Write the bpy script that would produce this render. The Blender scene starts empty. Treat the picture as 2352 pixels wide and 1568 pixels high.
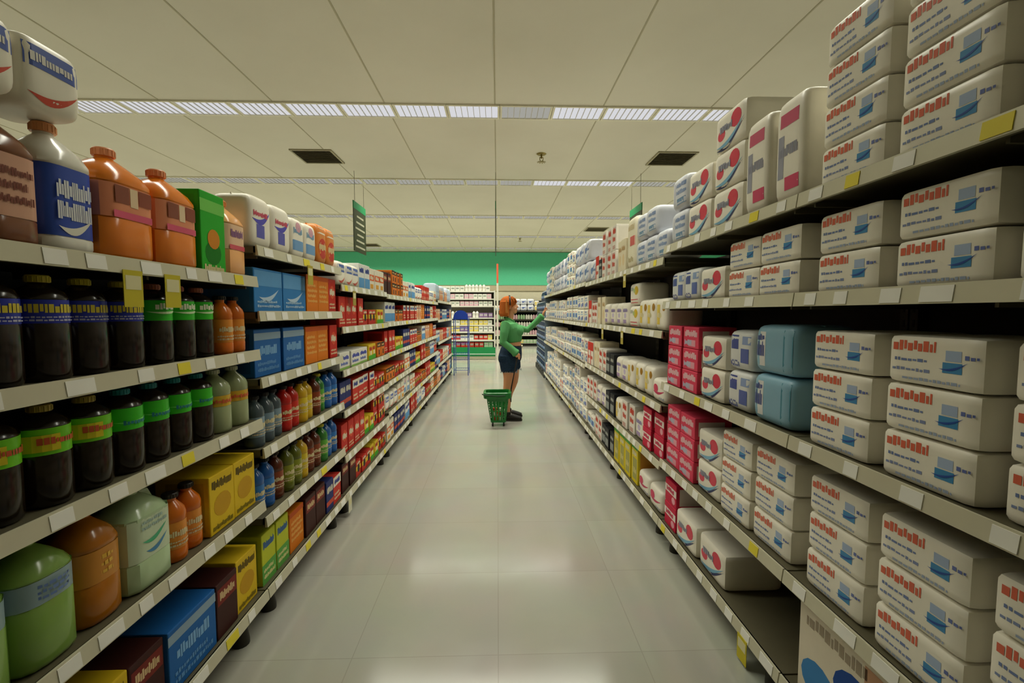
import bpy, bmesh, math, random
from mathutils import Vector, Matrix
random.seed(7)
C = bpy.context.scene.collection
PI = math.pi

# ------------------------------------------------------------------ materials
def lin(h):
    h = h.lstrip('#')
    out = []
    for i in (0, 2, 4):
        c = int(h[i:i+2], 16)/255
        out.append(c/12.92 if c <= .04045 else ((c+.055)/1.055)**2.4)
    return out
MATS = {}
def M(hexc, rough=.5, metal=0, spec=.4, coat=0, trans=0):
    key = (hexc, rough, metal, spec, coat, trans)
    if key in MATS: return MATS[key]
    m = bpy.data.materials.new('paint_' + hexc.lstrip('#')); m.use_nodes = True
    nt = m.node_tree; b = nt.nodes['Principled BSDF']
    c = lin(hexc)
    n = nt.nodes.new('ShaderNodeTexNoise'); n.inputs['Scale'].default_value = 14
    tc = nt.nodes.new('ShaderNodeTexCoord')
    nt.links.new(tc.outputs['Object'], n.inputs['Vector'])
    mx = nt.nodes.new('ShaderNodeMix'); mx.data_type = 'RGBA'
    mx.inputs['A'].default_value = [*[x*.92 for x in c], 1]
    mx.inputs['B'].default_value = [*[min(1, x*1.05) for x in c], 1]
    nt.links.new(n.outputs['Fac'], mx.inputs['Factor'])
    nt.links.new(mx.outputs['Result'], b.inputs['Base Color'])
    b.inputs['Roughness'].default_value = rough
    b.inputs['Metallic'].default_value = metal
    b.inputs['Specular IOR Level'].default_value = spec
    b.inputs['Coat Weight'].default_value = coat
    b.inputs['Transmission Weight'].default_value = trans
    MATS[key] = m
    return m
def P(h): return M(h, .38, 0, .45)          # printed plastic film
def K(h): return M(h, .6, 0, .3)            # printed card
def emit(name, col, s):
    m = bpy.data.materials.new(name); m.use_nodes = True
    nt = m.node_tree; nt.nodes.clear()
    o = nt.nodes.new('ShaderNodeOutputMaterial'); e = nt.nodes.new('ShaderNodeEmission')
    e.inputs[0].default_value = (*col, 1); e.inputs[1].default_value = s
    nt.links.new(e.outputs[0], o.inputs[0]); return m

# ------------------------------------------------------------------ mesh builder
class MB:
    def __init__(s): s.v = []; s.f = []; s.m = []; s.mats = []
    def mi(s, m):
        if m not in s.mats: s.mats.append(m)
        return s.mats.index(m)
    def face(s, pts, m):
        i = len(s.v); s.v += [tuple(p) for p in pts]
        s.f.append(tuple(range(i, i+len(pts)))); s.m.append(s.mi(m))
    def box(s, x0, x1, y0, y1, z0, z1, m, b=0):
        if b: return s.bevbox(x0, x1, y0, y1, z0, z1, m, b)
        i = len(s.v)
        s.v += [(x0,y0,z0),(x1,y0,z0),(x1,y1,z0),(x0,y1,z0),(x0,y0,z1),(x1,y0,z1),(x1,y1,z1),(x0,y1,z1)]
        for q in ((0,3,2,1),(4,5,6,7),(0,1,5,4),(1,2,6,5),(2,3,7,6),(3,0,4,7)):
            s.f.append(tuple(i+k for k in q)); s.m.append(s.mi(m))
    def bevbox(s, x0, x1, y0, y1, z0, z1, m, b):
        bm = bmesh.new(); bmesh.ops.create_cube(bm, size=1)
        for v in bm.verts:
            v.co = ((x0+x1)/2+v.co.x*(x1-x0), (y0+y1)/2+v.co.y*(y1-y0), (z0+z1)/2+v.co.z*(z1-z0))
        bmesh.ops.bevel(bm, geom=bm.edges[:], offset=b, segments=2, affect='EDGES', profile=.5)
        s.addbm(bm, m)
    def addbm(s, bm, m, mat=None):
        if mat: bm.transform(mat)
        i = len(s.v); bm.verts.index_update()
        s.v += [tuple(v.co) for v in bm.verts]
        k = s.mi(m)
        for f in bm.faces: s.f.append(tuple(i+v.index for v in f.verts)); s.m.append(k)
        bm.free()
    def rings(s, rr, m, cap=True):
        n = len(rr[0]); i = len(s.v); k = s.mi(m)
        for r in rr: s.v += [tuple(p) for p in r]
        for a in range(len(rr)-1):
            for j in range(n):
                j2 = (j+1) % n
                s.f.append((i+a*n+j, i+a*n+j2, i+(a+1)*n+j2, i+(a+1)*n+j)); s.m.append(k)
        if cap:
            s.f.append(tuple(i+j for j in reversed(range(n)))); s.m.append(k)
            s.f.append(tuple(i+(len(rr)-1)*n+j for j in range(n))); s.m.append(k)
    def tube(s, pts, r, m, n=8, ry=None):
        pts = [Vector(p) for p in pts]; rr = []
        up = None
        for i, p in enumerate(pts):
            d = (pts[min(i+1, len(pts)-1)]-pts[max(i-1, 0)]).normalized()
            if up is None: up = Vector((0,0,1)) if abs(d.z) < .9 else Vector((1,0,0))
            a = d.cross(up).normalized(); b = a.cross(d).normalized(); up = b
            R = r[i] if isinstance(r, (list, tuple)) else r
            R2 = R if ry is None else (ry[i] if isinstance(ry, (list, tuple)) else ry)
            rr.append([p+a*(R*math.cos(2*PI*j/n))+b*(R2*math.sin(2*PI*j/n)) for j in range(n)])
        s.rings(rr, m)
    def build(s, name):
        me = bpy.data.meshes.new(name); me.from_pydata(s.v, [], s.f)
        for m in s.mats: me.materials.append(m)
        me.polygons.foreach_set('material_index', s.m)
        me.update(); return me
def smooth(me, ang=None):
    me.polygons.foreach_set('use_smooth', [True]*len(me.polygons))
    if ang is not None:
        try: me.set_sharp_from_angle(angle=ang)
        except Exception: pass
    return me
def ob(name, me, parent=None, loc=None, rot=None):
    o = bpy.data.objects.new(name, me); C.objects.link(o)
    if parent: o.parent = parent
    if loc is not None: o.location = loc
    if rot is not None: o.rotation_euler = (0, 0, rot) if isinstance(rot, (int, float)) else rot
    return o
def tag(o, label, cat, group=None, kind=None):
    if label: o['label'] = label
    if cat: o['category'] = cat
    if group: o['group'] = group
    if kind: o['kind'] = kind
    return o
def struct(name, mb, loc=None):
    o = ob(name, mb.build(name), None, loc); o['kind'] = 'structure'; return o
def empty(name, loc, rz=0):
    o = bpy.data.objects.new(name, None); C.objects.link(o); o.location = loc
    o.rotation_euler = (0, 0, rz); o.empty_display_size = .05; return o
def clone(o, parent=None):
    c = o.copy(); C.objects.link(c); c.parent = parent
    for ch in list(o.children): clone(ch, c)
    return c
ORD = ['first','second','third','fourth','fifth','sixth','seventh','eighth','ninth','tenth','eleventh','twelfth',
       'thirteenth','fourteenth','fifteenth','sixteenth','seventeenth','eighteenth','nineteenth','twentieth'] + \
      ['twenty-'+a for a in ('first','second','third','fourth','fifth','sixth','seventh','eighth','ninth')]+['thirtieth']

# ------------------------------------------------------------------ constants of the place
XL, XR = -1.05, 1.0            # fronts of the two runs of shelving
HC = 4.09                      # ceiling height
YB = 20.2                      # back wall
SX = 15.0

# ------------------------------------------------------------------ structure materials
def mat_floor():
    m = bpy.data.materials.new('floor_vinyl_tile'); m.use_nodes = True
    nt = m.node_tree; b = nt.nodes['Principled BSDF']; L = nt.links
    tc = nt.nodes.new('ShaderNodeTexCoord')
    br = nt.nodes.new('ShaderNodeTexBrick'); br.offset = 0
    br.inputs['Scale'].default_value = 1
    br.inputs['Brick Width'].default_value = .61; br.inputs['Row Height'].default_value = .61
    br.inputs['Mortar Size'].default_value = .0022; br.inputs['Mortar Smooth'].default_value = .2
    br.inputs['Color1'].default_value = (.385, .38, .315, 1); br.inputs['Color2'].default_value = (.36, .352, .292, 1)
    br.inputs['Mortar'].default_value = (.315, .305, .25, 1)
    L.new(tc.outputs['Object'], br.inputs['Vector'])
    n = nt.nodes.new('ShaderNodeTexNoise'); n.inputs['Scale'].default_value = 2.2; n.inputs['Detail'].default_value = 6
    L.new(tc.outputs['Object'], n.inputs['Vector'])
    mx = nt.nodes.new('ShaderNodeMix'); mx.data_type = 'RGBA'; mx.blend_type = 'OVERLAY'
    mx.inputs['Factor'].default_value = .12
    L.new(br.outputs['Color'], mx.inputs['A']); L.new(n.outputs['Color'], mx.inputs['B'])
    hs = nt.nodes.new('ShaderNodeHueSaturation'); hs.inputs['Saturation'].default_value = .9
    L.new(mx.outputs['Result'], hs.inputs['Color']); L.new(hs.outputs['Color'], b.inputs['Base Color'])
    n2 = nt.nodes.new('ShaderNodeTexNoise'); n2.inputs['Scale'].default_value = 5; n2.inputs['Detail'].default_value = 4
    L.new(tc.outputs['Object'], n2.inputs['Vector'])
    mr = nt.nodes.new('ShaderNodeMapRange'); mr.inputs['To Min'].default_value = .09; mr.inputs['To Max'].default_value = .20
    L.new(n2.outputs['Fac'], mr.inputs['Value']); L.new(mr.outputs['Result'], b.inputs['Roughness'])
    b.inputs['Specular IOR Level'].default_value = .45
    return m
def mat_ceiling():
    m = bpy.data.materials.new('ceiling_board'); m.use_nodes = True
    nt = m.node_tree; b = nt.nodes['Principled BSDF']; L = nt.links
    tc = nt.nodes.new('ShaderNodeTexCoord')
    n = nt.nodes.new('ShaderNodeTexNoise'); n.inputs['Scale'].default_value = .8; n.inputs['Detail'].default_value = 5
    L.new(tc.outputs['Object'], n.inputs['Vector'])
    cr = nt.nodes.new('ShaderNodeValToRGB')
    cr.color_ramp.elements[0].position = .3; cr.color_ramp.elements[0].color = (.67, .635, .53, 1)
    cr.color_ramp.elements[1].position = .7; cr.color_ramp.elements[1].color = (.72, .685, .58, 1)
    L.new(n.outputs['Fac'], cr.inputs[0]); L.new(cr.outputs['Color'], b.inputs['Base Color'])
    b.inputs['Roughness'].default_value = .85; b.inputs['Specular IOR Level'].default_value = .1
    return m

mb = MB(); mb.box(-SX, SX, -6, YB, -.1, 0, mat_floor()); struct('floor', mb)
CE = mat_ceiling()
mb = MB(); mb.box(-SX, SX, -6, YB, HC, HC+.1, CE)
seam = K('#b3ac92')
for k in range(-10, 11):                      # long seams of the ceiling boards
    x = -.03+k*1.40
    mb.box(x-.008, x+.008, -6, YB, HC-.004, HC, seam)
struct('ceiling', mb)
wallm = K('#d9d2b8')
mb = MB(); mb.box(-SX, SX, YB, YB+.1, 0, HC+.1, wallm); struct('wall_back', mb)
mb = MB(); mb.box(-SX, SX, YB-.05, YB, 2.63, HC-.03, K('#5cc79b')); struct('trim_1', mb)      # the green fascia
mb = MB(); mb.box(-SX, SX, YB-.035, YB, 2.38, 2.63, K('#bdb193')); struct('trim_2', mb)
mb = MB(); mb.box(-SX-.1, -SX, -6, YB, 0, HC+.1, wallm); struct('wall_left', mb)
mb = MB(); mb.box(SX, SX+.1, -6, YB, 0, HC+.1, wallm); struct('wall_right', mb)
mb = MB(); mb.box(-SX, SX, -6.1, -6, 0, HC+.1, wallm); struct('wall_front', mb)
mb = MB(); mb.box(-SX, SX, YB-.015, YB, 0, .1, K('#4a4738')); struct('baseboard_back', mb)

# ------------------------------------------------------------------ ceiling lights
LIT = emit('lamp_panel_lit', (.96, .96, 1.0), .70)
DIM = emit('lamp_panel_low', (1.0, .98, .88), .36)
FW, FD = .63, .36
def lamp_meshes(pm):
    f = MB(); wm = K('#e4dfc9')
    f.box(-FW/2-.025, FW/2+.025, -FD/2-.025, -FD/2, -.022, 0, wm); f.box(-FW/2-.025, FW/2+.025, FD/2, FD/2+.025, -.022, 0, wm)
    f.box(-FW/2-.025, -FW/2, -FD/2, FD/2, -.022, 0, wm); f.box(FW/2, FW/2+.025, -FD/2, FD/2, -.022, 0, wm)
    d = MB(); d.box(-FW/2, FW/2, -FD/2, FD/2, -.006, -.002, pm)
    l = MB()
    for i in range(1, 8):
        x = -FW/2+FW*i/8; l.box(x-.003, x+.003, -FD/2, FD/2, -.02, -.006, K('#c9c6bb'))
    return f.build('lamp_frame'), d.build('lamp_diffuser'), l.build('lamp_louver')
def make_lamp(pm):
    t = empty('ceiling_light', (0, 0, 0)); f, d, l = lamp_meshes(pm)
    ob('frame', f, t); ob('diffuser', d, t); ob('louver', l, t)
    return t
lampA = make_lamp(LIT); lampB = make_lamp(DIM); usedA = usedB = False
rows = [(6.2, 'nearest'), (9.48, 'second'), (12.85, 'third'), (16.1, 'fourth'), (19.0, 'farthest')]
LP = .688
for ri, (ry, rn) in enumerate(rows):
    half = [10, 15, 13, 13, 13][ri]
    for k in range(-half, half+1):
        x = k*LP - .31
        lit = (ri == 0 and k != 1) or (ri == 1 and 2 <= k <= 4)
        if lit:
            o = lampA if not usedA else clone(lampA); usedA = True
        else:
            o = lampB if not usedB else clone(lampB); usedB = True
        o.location = (x, ry, HC)
        idx = k+half
        if k == 0: pos = 'directly over the aisle middle'
        else:
            pos = '%s %s of the aisle middle' % (ORD[abs(k)-1], 'left' if k < 0 else 'right')
        tag(o, '%s louvred ceiling light in the %s row, %s' % ('bright' if lit else 'dim', rn, pos), 'ceiling light', 'ceiling lights in the %s row' % rn)

# light the fixtures give to the room: one shaded strip per row, narrow spread as louvres do
def strip(y, power, w=20, spread=128):
    l = bpy.data.lights.new('row_light', 'AREA'); l.shape = 'RECTANGLE'; l.size = w; l.size_y = .36
    l.energy = power; l.color = (1, .985, .84); l.spread = math.radians(spread)
    o = bpy.data.objects.new('row_light', l); C.objects.link(o); o.location = (0, y, HC-.03)
PW = 365
for y, k in ((2.9, .72), (6.2, 1.1), (9.48, 1.15), (12.85, 1.1), (16.1, 1.1), (18.9, .8)):
    strip(y, PW*k)

# ------------------------------------------------------------------ ceiling things
def vent(x, y, label, s=.31):
    t = empty('ceiling_vent', (x, y, HC)); tag(t, label, 'air vent', 'ceiling air vents')
    f = MB(); g = K('#a39c80')
    f.box(-s-.03, s+.03, -s-.03, -s, -.02, 0, g); f.box(-s-.03, s+.03, s, s+.03, -.02, 0, g)
    f.box(-s-.03, -s, -s, s, -.02, 0, g); f.box(s, s+.03, -s, s, -.02, 0, g); ob('frame', f.build('vent_frame'), t)
    b = MB(); b.box(-s, s, -s, s, -.004, 0, K('#5b543e')); ob('backing', b.build('vent_back'), t)
    l = MB()
    for i in range(11):
        yy = -s+.028+i*(2*s-.056)/10
        l.rings([[(-s, yy-.012, -.022), (-s, yy-.010, -.024), (-s, yy+.016, -.006), (-s, yy+.014, -.004)],
                 [(s, yy-.012, -.022), (s, yy-.010, -.024), (s, yy+.016, -.006), (s, yy+.014, -.004)]], K('#857e64'))
    ob('louver', l.build('vent_louver'), t)
vent(-3.05, 8.03, 'dark square air vent in ceiling above left shelves, before second light row')
vent(3.0, 7.95, 'dark square air vent in ceiling above right shelves, before second light row')
vent(3.15, 14.65, 'small distant air vent in ceiling right of aisle, between third and fourth light rows')
vent(-5.0, 18.3, 'farthest air vent, dark in ceiling near green wall on the left')
def sprinkler(x, y, label):
    t = empty('ceiling_sprinkler', (x, y, HC)); tag(t, label, 'sprinkler', 'ceiling sprinklers')
    m = M('#8a7a3c', .4, .5); p = MB()
    p.tube([(0,0,-.001),(0,0,-.018)], [.085, .06], m, 20); ob('plate', smooth(p.build('spr_plate'), .6), t)
    s = MB(); s.tube([(0,0,-.018),(0,0,-.075)], .014, m, 12)
    s.tube([(-.03,0,-.06),(-.028,0,-.1),(0,0,-.125)], .006, m, 8); s.tube([(.03,0,-.06),(.028,0,-.1),(0,0,-.125)], .006, m, 8)
    s.tube([(-.03,0,-.06),(.03,0,-.06)], .007, m, 8)
    ob('stem', smooth(s.build('spr_stem'), .6), t)
    d = MB()
    for i in range(10):
        a = 2*PI*i/10; c, q = math.cos(a), math.sin(a)
        w = .009
        d.rings([[(c*.008-q*w*.4, q*.008+c*w*.4, -.126), (c*.008+q*w*.4, q*.008-c*w*.4, -.126), (c*.008+q*w*.4, q*.008-c*w*.4, -.123), (c*.008-q*w*.4, q*.008+c*w*.4, -.123)],
                 [(c*.075-q*w, q*.075+c*w, -.136), (c*.075+q*w, q*.075-c*w, -.136), (c*.075+q*w, q*.075-c*w, -.133), (c*.075-q*w, q*.075+c*w, -.133)]], m)
    d.tube([(0,0,-.122),(0,0,-.13)], .02, m, 12)
    ob('deflector', d.build('spr_defl'), t)
sprinkler(.74, 7.8, 'brass star-shaped ceiling sprinkler over the aisle, nearest of the two')
sprinkler(.80, 16.4, 'brass star-shaped ceiling sprinkler over the aisle, farther of the two')

def aisle_sign(x, label, y0=8.72, y1=9.5):
    t = empty('aisle_sign', (x, y0, 2.6)); tag(t, label, 'sign', 'hanging aisle signs')
    L = y1-y0; H = .93
    p = MB(); p.box(-.006, .006, 0, L, 0, H-.14, K('#343a24')); ob('panel', p.build('sign_panel'), t)
    h = MB(); h.box(-.008, .008, 0, L, H-.14, H, K('#1f7f4c')); ob('header', h.build('sign_header'), t)
    b = MB()
    for sx in (-1, 1):
        for i in range(6):
            z = .08+i*.115; xx = sx*.0068; j = .1+.05*((i*37) % 3)
            b.box(min(xx, xx+sx*.001), max(xx, xx+sx*.001), j, L-j*.8, z, z+.035, K('#a9a890'))
    ob('lettering', b.build('sign_bars'), t)
    for yy in (.1, L-.1):
        w = MB(); w.tube([(0, yy, H), (0, yy, HC-2.6)], .004, M('#55513a', .4, .6), 6); ob('cord', w.build('sign_cord'), t)
aisle_sign(-2.69, 'dark hanging aisle sign with green header above the left shelves')
aisle_sign(-.035, 'hanging aisle sign seen edge-on as a thin line over the middle aisle')
aisle_sign(2.75, 'hanging aisle sign whose green corner peeks over the right shelves')

# ------------------------------------------------------------------ products
def boxsurf(w, d, h):
    def s(u, v, off): return Vector((u*w/2, -off, h/2+v*h/2))
    return s
def packsurf(w, d, h, e):
    def s(u, v, off):
        k = max(0, 1-abs(u)**e-abs(v)**e)**(1/e)
        return Vector((u*w/2, d/2-k*d/2-off, h/2+v*h/2))
    return s
def cylsurf(r, z0, z1, yc):
    def s(u, v, off):
        a = u*PI*.5
        return Vector((math.sin(a)*(r+off), yc-math.cos(a)*(r+off), (z0+z1)/2+v*(z1-z0)/2))
    return s
def patch(mb, S, kind, u0, v0, u1, v1, m, lay=1):
    off = .0006*lay
    if kind == 'r':
        nx = max(1, int(abs(u1-u0)*5)); ny = max(1, int(abs(v1-v0)*4))
        for i in range(nx):
            for j in range(ny):
                a, b = u0+(u1-u0)*i/nx, u0+(u1-u0)*(i+1)/nx; c, d = v0+(v1-v0)*j/ny, v0+(v1-v0)*(j+1)/ny
                mb.face([S(a,c,off), S(b,c,off), S(b,d,off), S(a,d,off)], m)
    elif kind == 'o':
        cu, cv, ru, rv = (u0+u1)/2, (v0+v1)/2, (u1-u0)/2, (v1-v0)/2
        n = 14
        for rr0, rr1 in ((0, .5), (.5, 1)):
            for i in range(n):
                a, b = 2*PI*i/n, 2*PI*(i+1)/n
                q = [S(cu+ru*rr1*math.cos(a), cv+rv*rr1*math.sin(a), off), S(cu+ru*rr1*math.cos(b), cv+rv*rr1*math.sin(b), off)]
                q += [S(cu+ru*rr0*math.cos(b), cv+rv*rr0*math.sin(b), off), S(cu+ru*rr0*math.cos(a), cv+rv*rr0*math.sin(a), off)] if rr0 else [S(cu, cv, off)]
                mb.face(q, m)
    elif kind == 's':        # swoosh: an arc that thickens in the middle
        n = 12
        def pt(t, w):
            u = u0+(u1-u0)*t; v = v0+(v1-v0)*(t**1.7)+(w*.11-.20)*math.sin(PI*t)*min(1, (u1-u0)*.75)
            return S(max(-.93, min(.93, u)), max(-.93, min(.93, v)), off)
        for i in range(n):
            a, b = i/n, (i+1)/n
            mb.face([pt(a,-1), pt(b,-1), pt(b,1), pt(a,1)], m)
    elif kind == 't':        # a line of print too small to read
        rnd = random.Random(int((u0*7+v0*13+u1*3)*100)); u = u0
        while u < u1-.02:
            w = rnd.uniform(.05, .13)*(1 if u1-u0 > .5 else .6)
            e = min(u+w, u1); vv = v0+(v1-v0)*rnd.choice((0, 0, .15)); vt = v1-(v1-v0)*rnd.choice((0, .25))
            mb.face([S(u,vv,off), S(e,vv,off), S(e,vt,off), S(u,vt,off)], m); u = e+.025
def carton_mesh(w, h, d, base, dec, side=None, lid=None):
    mb = MB(); mb.bevbox(-w/2, w/2, 0, d, 0, h, base, min(.004, w*.03))
    S = boxsurf(w, d, h)
    for q in dec: patch(mb, S, *q)
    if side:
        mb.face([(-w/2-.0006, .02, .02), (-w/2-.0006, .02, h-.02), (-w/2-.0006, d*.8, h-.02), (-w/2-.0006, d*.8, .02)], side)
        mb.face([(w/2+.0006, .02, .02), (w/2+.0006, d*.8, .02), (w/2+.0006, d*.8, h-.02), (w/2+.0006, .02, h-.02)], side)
    if lid: mb.face([(-w/2+.01, .01, h+.0006), (w/2-.01, .01, h+.0006), (w/2-.01, d-.01, h+.0006), (-w/2+.01, d-.01, h+.0006)], lid)
    return mb.build('carton')
def pack_mesh(w, h, d, base, dec, e=7, crimp=True):
    bm = bmesh.new(); bmesh.ops.create_cube(bm, size=2)
    bmesh.ops.subdivide_edges(bm, edges=bm.edges[:], cuts=8, use_grid_fill=True)
    for v in bm.verts:
        x, y, z = v.co
        x, y, z = [math.copysign(abs(c)**.75, c) for c in (x, y, z)]
        k = (abs(x)**e+abs(y)**e+abs(z)**e)**(1/e)
        v.co = (x/k*w/2, d/2+y/k*d/2, h/2+z/k*h/2)
    mb = MB(); mb.addbm(bm, base)
    if crimp:                                   # the folded film seam along the top back
        mb.box(-w*.42, w*.42, d*.5-.002, d*.5+.002, h*.97, h-.001, base)
    S = packsurf(w, d, h, e)
    for q in dec: patch(mb, S, *q)
    return smooth(mb.build('pack'), .7)
def sect(rx, ry, z, e, yc, n=20):
    out = []
    for j in range(n):
        a = 2*PI*j/n; c, s = math.cos(a), math.sin(a)
        k = (abs(c)**e+abs(s)**e)**(-1/e)
        out.append((c*k*rx, yc+s*k*ry, z))
    return out
def bottle_parts(w, h, d, body, cap, label, dec, e=2, neck=.018, lz=(.25, .62), handle=False, shoulder=.70):
    rx, ry, yc = w/2, d/2, d/2
    prof = [(.0, .86), (.02, .96), (.05, 1), (lz[0]-.01, 1), (lz[0], .975), (lz[1], .975), (lz[1]+.01, 1), (shoulder, .99),
            (shoulder+(.955-shoulder)*.28, .88), (shoulder+(.955-shoulder)*.52, .62), (shoulder+(.955-shoulder)*.72, .38)]
    mb = MB(); rr = []
    for z, k in prof:
        e2 = e if z < shoulder+.05 else 2+(e-2)*.4
        rr.append(sect(rx*k, ry*k, z*h, e2, yc))
    nz = (shoulder+(.955-shoulder)*.82)*h
    rr.append(sect(neck, neck, nz, 2, yc)); rr.append(sect(neck, neck, h*.955, 2, yc))
    mb.rings(rr, body)
    if handle:
        x = rx*.55
        mb.tube([(x*.55, yc, h*.88), (x*1.2, yc, h*.87), (x*1.5, yc, h*.78), (x*1.45, yc, h*.68)], [.012]*4, body, 8)
    parts = [('', smooth(mb.build('bottle'), .6))]
    cb = MB(); ck = neck+.005
    cb.rings([sect(ck, ck, h*.93, 2, yc, 16), sect(ck, ck, h*.99, 2, yc, 16), sect(ck*.9, ck*.9, h, 2, yc, 16)], cap)
    for i in range(16):
        a = 2*PI*i/16
        cb.box(math.cos(a)*ck-.0012, math.cos(a)*ck+.0012, yc+math.sin(a)*ck-.0012, yc+math.sin(a)*ck+.0012, h*.935, h*.985, cap)
    parts.append(('cap', smooth(cb.build('cap'), .6)))
    lb = MB()
    kx, ky = rx*.985, ry*.985
    lb.rings([sect(kx, ky, h*(lz[0]+.005), e, yc, 28), sect(kx, ky, h*(lz[1]-.005), e, yc, 28)], label, cap=False)
    if e > 3:
        def S(u, v, off): return Vector((u*kx*.72, yc-ky-off-.0004, h*(lz[0]+lz[1])/2+v*h*(lz[1]-lz[0])/2))
    else: S = cylsurf(kx+.0008, h*lz[0], h*lz[1], yc)
    for q in dec: patch(lb, S, *q)
    parts.append(('label', smooth(lb.build('label'), .6)))
    return parts
# print motifs ---------------------------------------------------------------
def lines(c, v0, v1, n, u0=-.8, u1=.8, lay=2):
    out = []
    for i in range(n):
        v = v0+(v1-v0)*(i+.1)/n; out.append(('t', u0, v, u1-(.25 if i % 2 else 0), v+(v1-v0)/n*.6, c, lay))
    return out
W = '#f4efdf'
D = {}
# key: (object name, short description, category, w, h, d, builder)
def carton(key, name, desc, w, h, d, base, dec, side=None, lid=None, cat='box'):
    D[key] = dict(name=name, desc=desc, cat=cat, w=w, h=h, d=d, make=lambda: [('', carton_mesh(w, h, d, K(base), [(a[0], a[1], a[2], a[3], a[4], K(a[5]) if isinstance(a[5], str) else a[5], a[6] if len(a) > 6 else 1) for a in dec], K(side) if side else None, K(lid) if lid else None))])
def pack(key, name, desc, w, h, d, base, dec, e=7, cat='pack'):
    D[key] = dict(name=name, desc=desc, cat=cat, w=w, h=h, d=d, make=lambda: [('', pack_mesh(w, h, d, P(base), [(a[0], a[1], a[2], a[3], a[4], P(a[5]) if isinstance(a[5], str) else a[5], a[6] if len(a) > 6 else 1) for a in dec], e))])
def bottle(key, name, desc, w, h, d, body, cap, label, dec, cat='bottle', **kw):
    D[key] = dict(name=name, desc=desc, cat=cat, w=w, h=h, d=d, make=lambda: bottle_parts(w, h, d, M(body, .18, 0, .5), P(cap), P(label), [(a[0], a[1], a[2], a[3], a[4], P(a[5]) if isinstance(a[5], str) else a[5], a[6] if len(a) > 6 else 1) for a in dec], **kw))

# --- left side goods
bottle('cola_blue', 'drink_bottle', 'dark blue-labelled drink bottle', .112, .29, .112, '#1c1209', '#c9b92a', '#2436b0',
       [('t', -.8, -.1, .8, .6, '#d8c63a', 1)] + lines('#b7b9d0', -.8, -.3, 2), lz=(.54, .77), shoulder=.79)
bottle('cola_green', 'drink_bottle', 'dark green-labelled drink bottle', .108, .29, .108, '#1a130a', '#c2725a', '#2fbf24',
       [('s', -.8, -.1, .8, .2, '#d7f0c0', 1), ('t', -.5, .1, .5, .7, '#eef4d8', 2)], lz=(.54, .80), shoulder=.81)
bottle('cola_lime', 'tea_bottle', 'dark lime-labelled tea bottle', .112, .27, .112, '#1d1407', '#b7a23a', '#6fcb16',
       [('r', -.9, -.7, -.1, .5, '#d9c91f', 1), ('t', -.6, -.2, .5, .3, '#c8562d', 2)], lz=(.52, .79), shoulder=.8)
bottle('cola_green2', 'tea_bottle', 'dark bright-green-labelled tea bottle', .108, .27, .108, '#20150a', '#0f8f96', '#34c11c',
       [('s', -.8, -.2, .8, .3, '#7be36a', 1), ('t', -.5, -.5, .6, -.1, '#1c7f8a', 2)], lz=(.52, .79), shoulder=.8)
bottle('b_orange', 'juice_bottle', 'amber juice bottle with pale label', .105, .29, .105, '#c87612', '#d8c9a0', '#e6b9a0',
       [('r', -.9, -.9, .9, -.5, '#d8406a', 1)] + lines('#c08a60', -.2, .8, 3), lz=(.42, .66))
bottle('jug_orange', 'juice_jug', 'large orange juice jug', .20, .33, .16, '#e8801e', '#f0a070', '#e9926a',
       [('r', -1, -.95, 1, -.55, '#e2557a', 1), ('r', -.9, -.1, -.2, .9, '#8c4630', 1), ('r', .3, .0, 1, .9, '#93452f', 1), ('r', -.15, -.2, .25, .9, '#efd2ac', 1)], e=5, lz=(.36, .66), neck=.022, handle=True, cat='jug')
bottle('jug_peach', 'juice_jug', 'peach juice jug with orange cap', .15, .31, .14, '#f0b070', '#f39a5b', '#f1c9a4',
       [('r', -1, -.95, 1, -.6, '#dc5566', 1), ('t', -.8, 0, .8, .6, '#8b5a8a', 1)], e=5, lz=(.34, .68), neck=.02, cat='jug')
bottle('jug_whiteblue', 'detergent_jug', 'white jug with blue label', .15, .33, .14, '#e6e4d8', '#e8a06a', '#2c50b8',
       [('t', -.9, .1, .9, .6, '#dfe3ea', 1), ('t', -.9, -.5, .9, 0, '#dfe3ea', 1), ('s', -.9, -.7, .9, -.4, '#eceadd', 1)], e=4, lz=(.12, .66), neck=.02, cat='jug')
bottle('jug_brown', 'syrup_jug', 'brown jug with pink label', .14, .31, .14, '#7c4a2c', '#c9925f', '#d8a58c',
       lines('#7a3a2a', -.6, .7, 3), e=4, lz=(.2, .66), neck=.02, cat='jug')
bottle('jug_pale', 'drink_jug', 'pale green drink jug', .18, .33, .15, '#b4cda0', '#e7e6d8', '#c9d9b8',
       [('s', -.8, -.1, .8, .3, '#3fae7a', 1), ('s', -.6, -.6, .8, -.2, '#3f86b6', 1)] + lines('#9fb8b0', .4, .9, 2), e=5, lz=(.3, .72), neck=.021, handle=True, cat='jug')
bottle('jug_green', 'drink_jug', 'leaf green drink jug', .16, .33, .15, '#7fa34c', '#dfe0d0', '#8fa8ae',
       lines('#6480b8', -.6, .7, 3), e=3, lz=(.5, .70), neck=.021, cat='jug')
bottle('jug_amber', 'drink_jug', 'amber drink jug with white cap', .14, .33, .14, '#b06a12', '#dcd3bd', '#c9862a',
       lines('#e3b23a', -.6, .7, 3), e=3, lz=(.36, .66), neck=.021, cat='jug')
bottle('b_clear', 'water_bottle', 'pale clear bottle with yellow band', .12, .28, .12, '#9aa57a', '#c8ccb0', '#d3a92a',
       [('t', -.8, -.4, .8, .3, '#d6603a', 1)], lz=(.42, .60))
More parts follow.
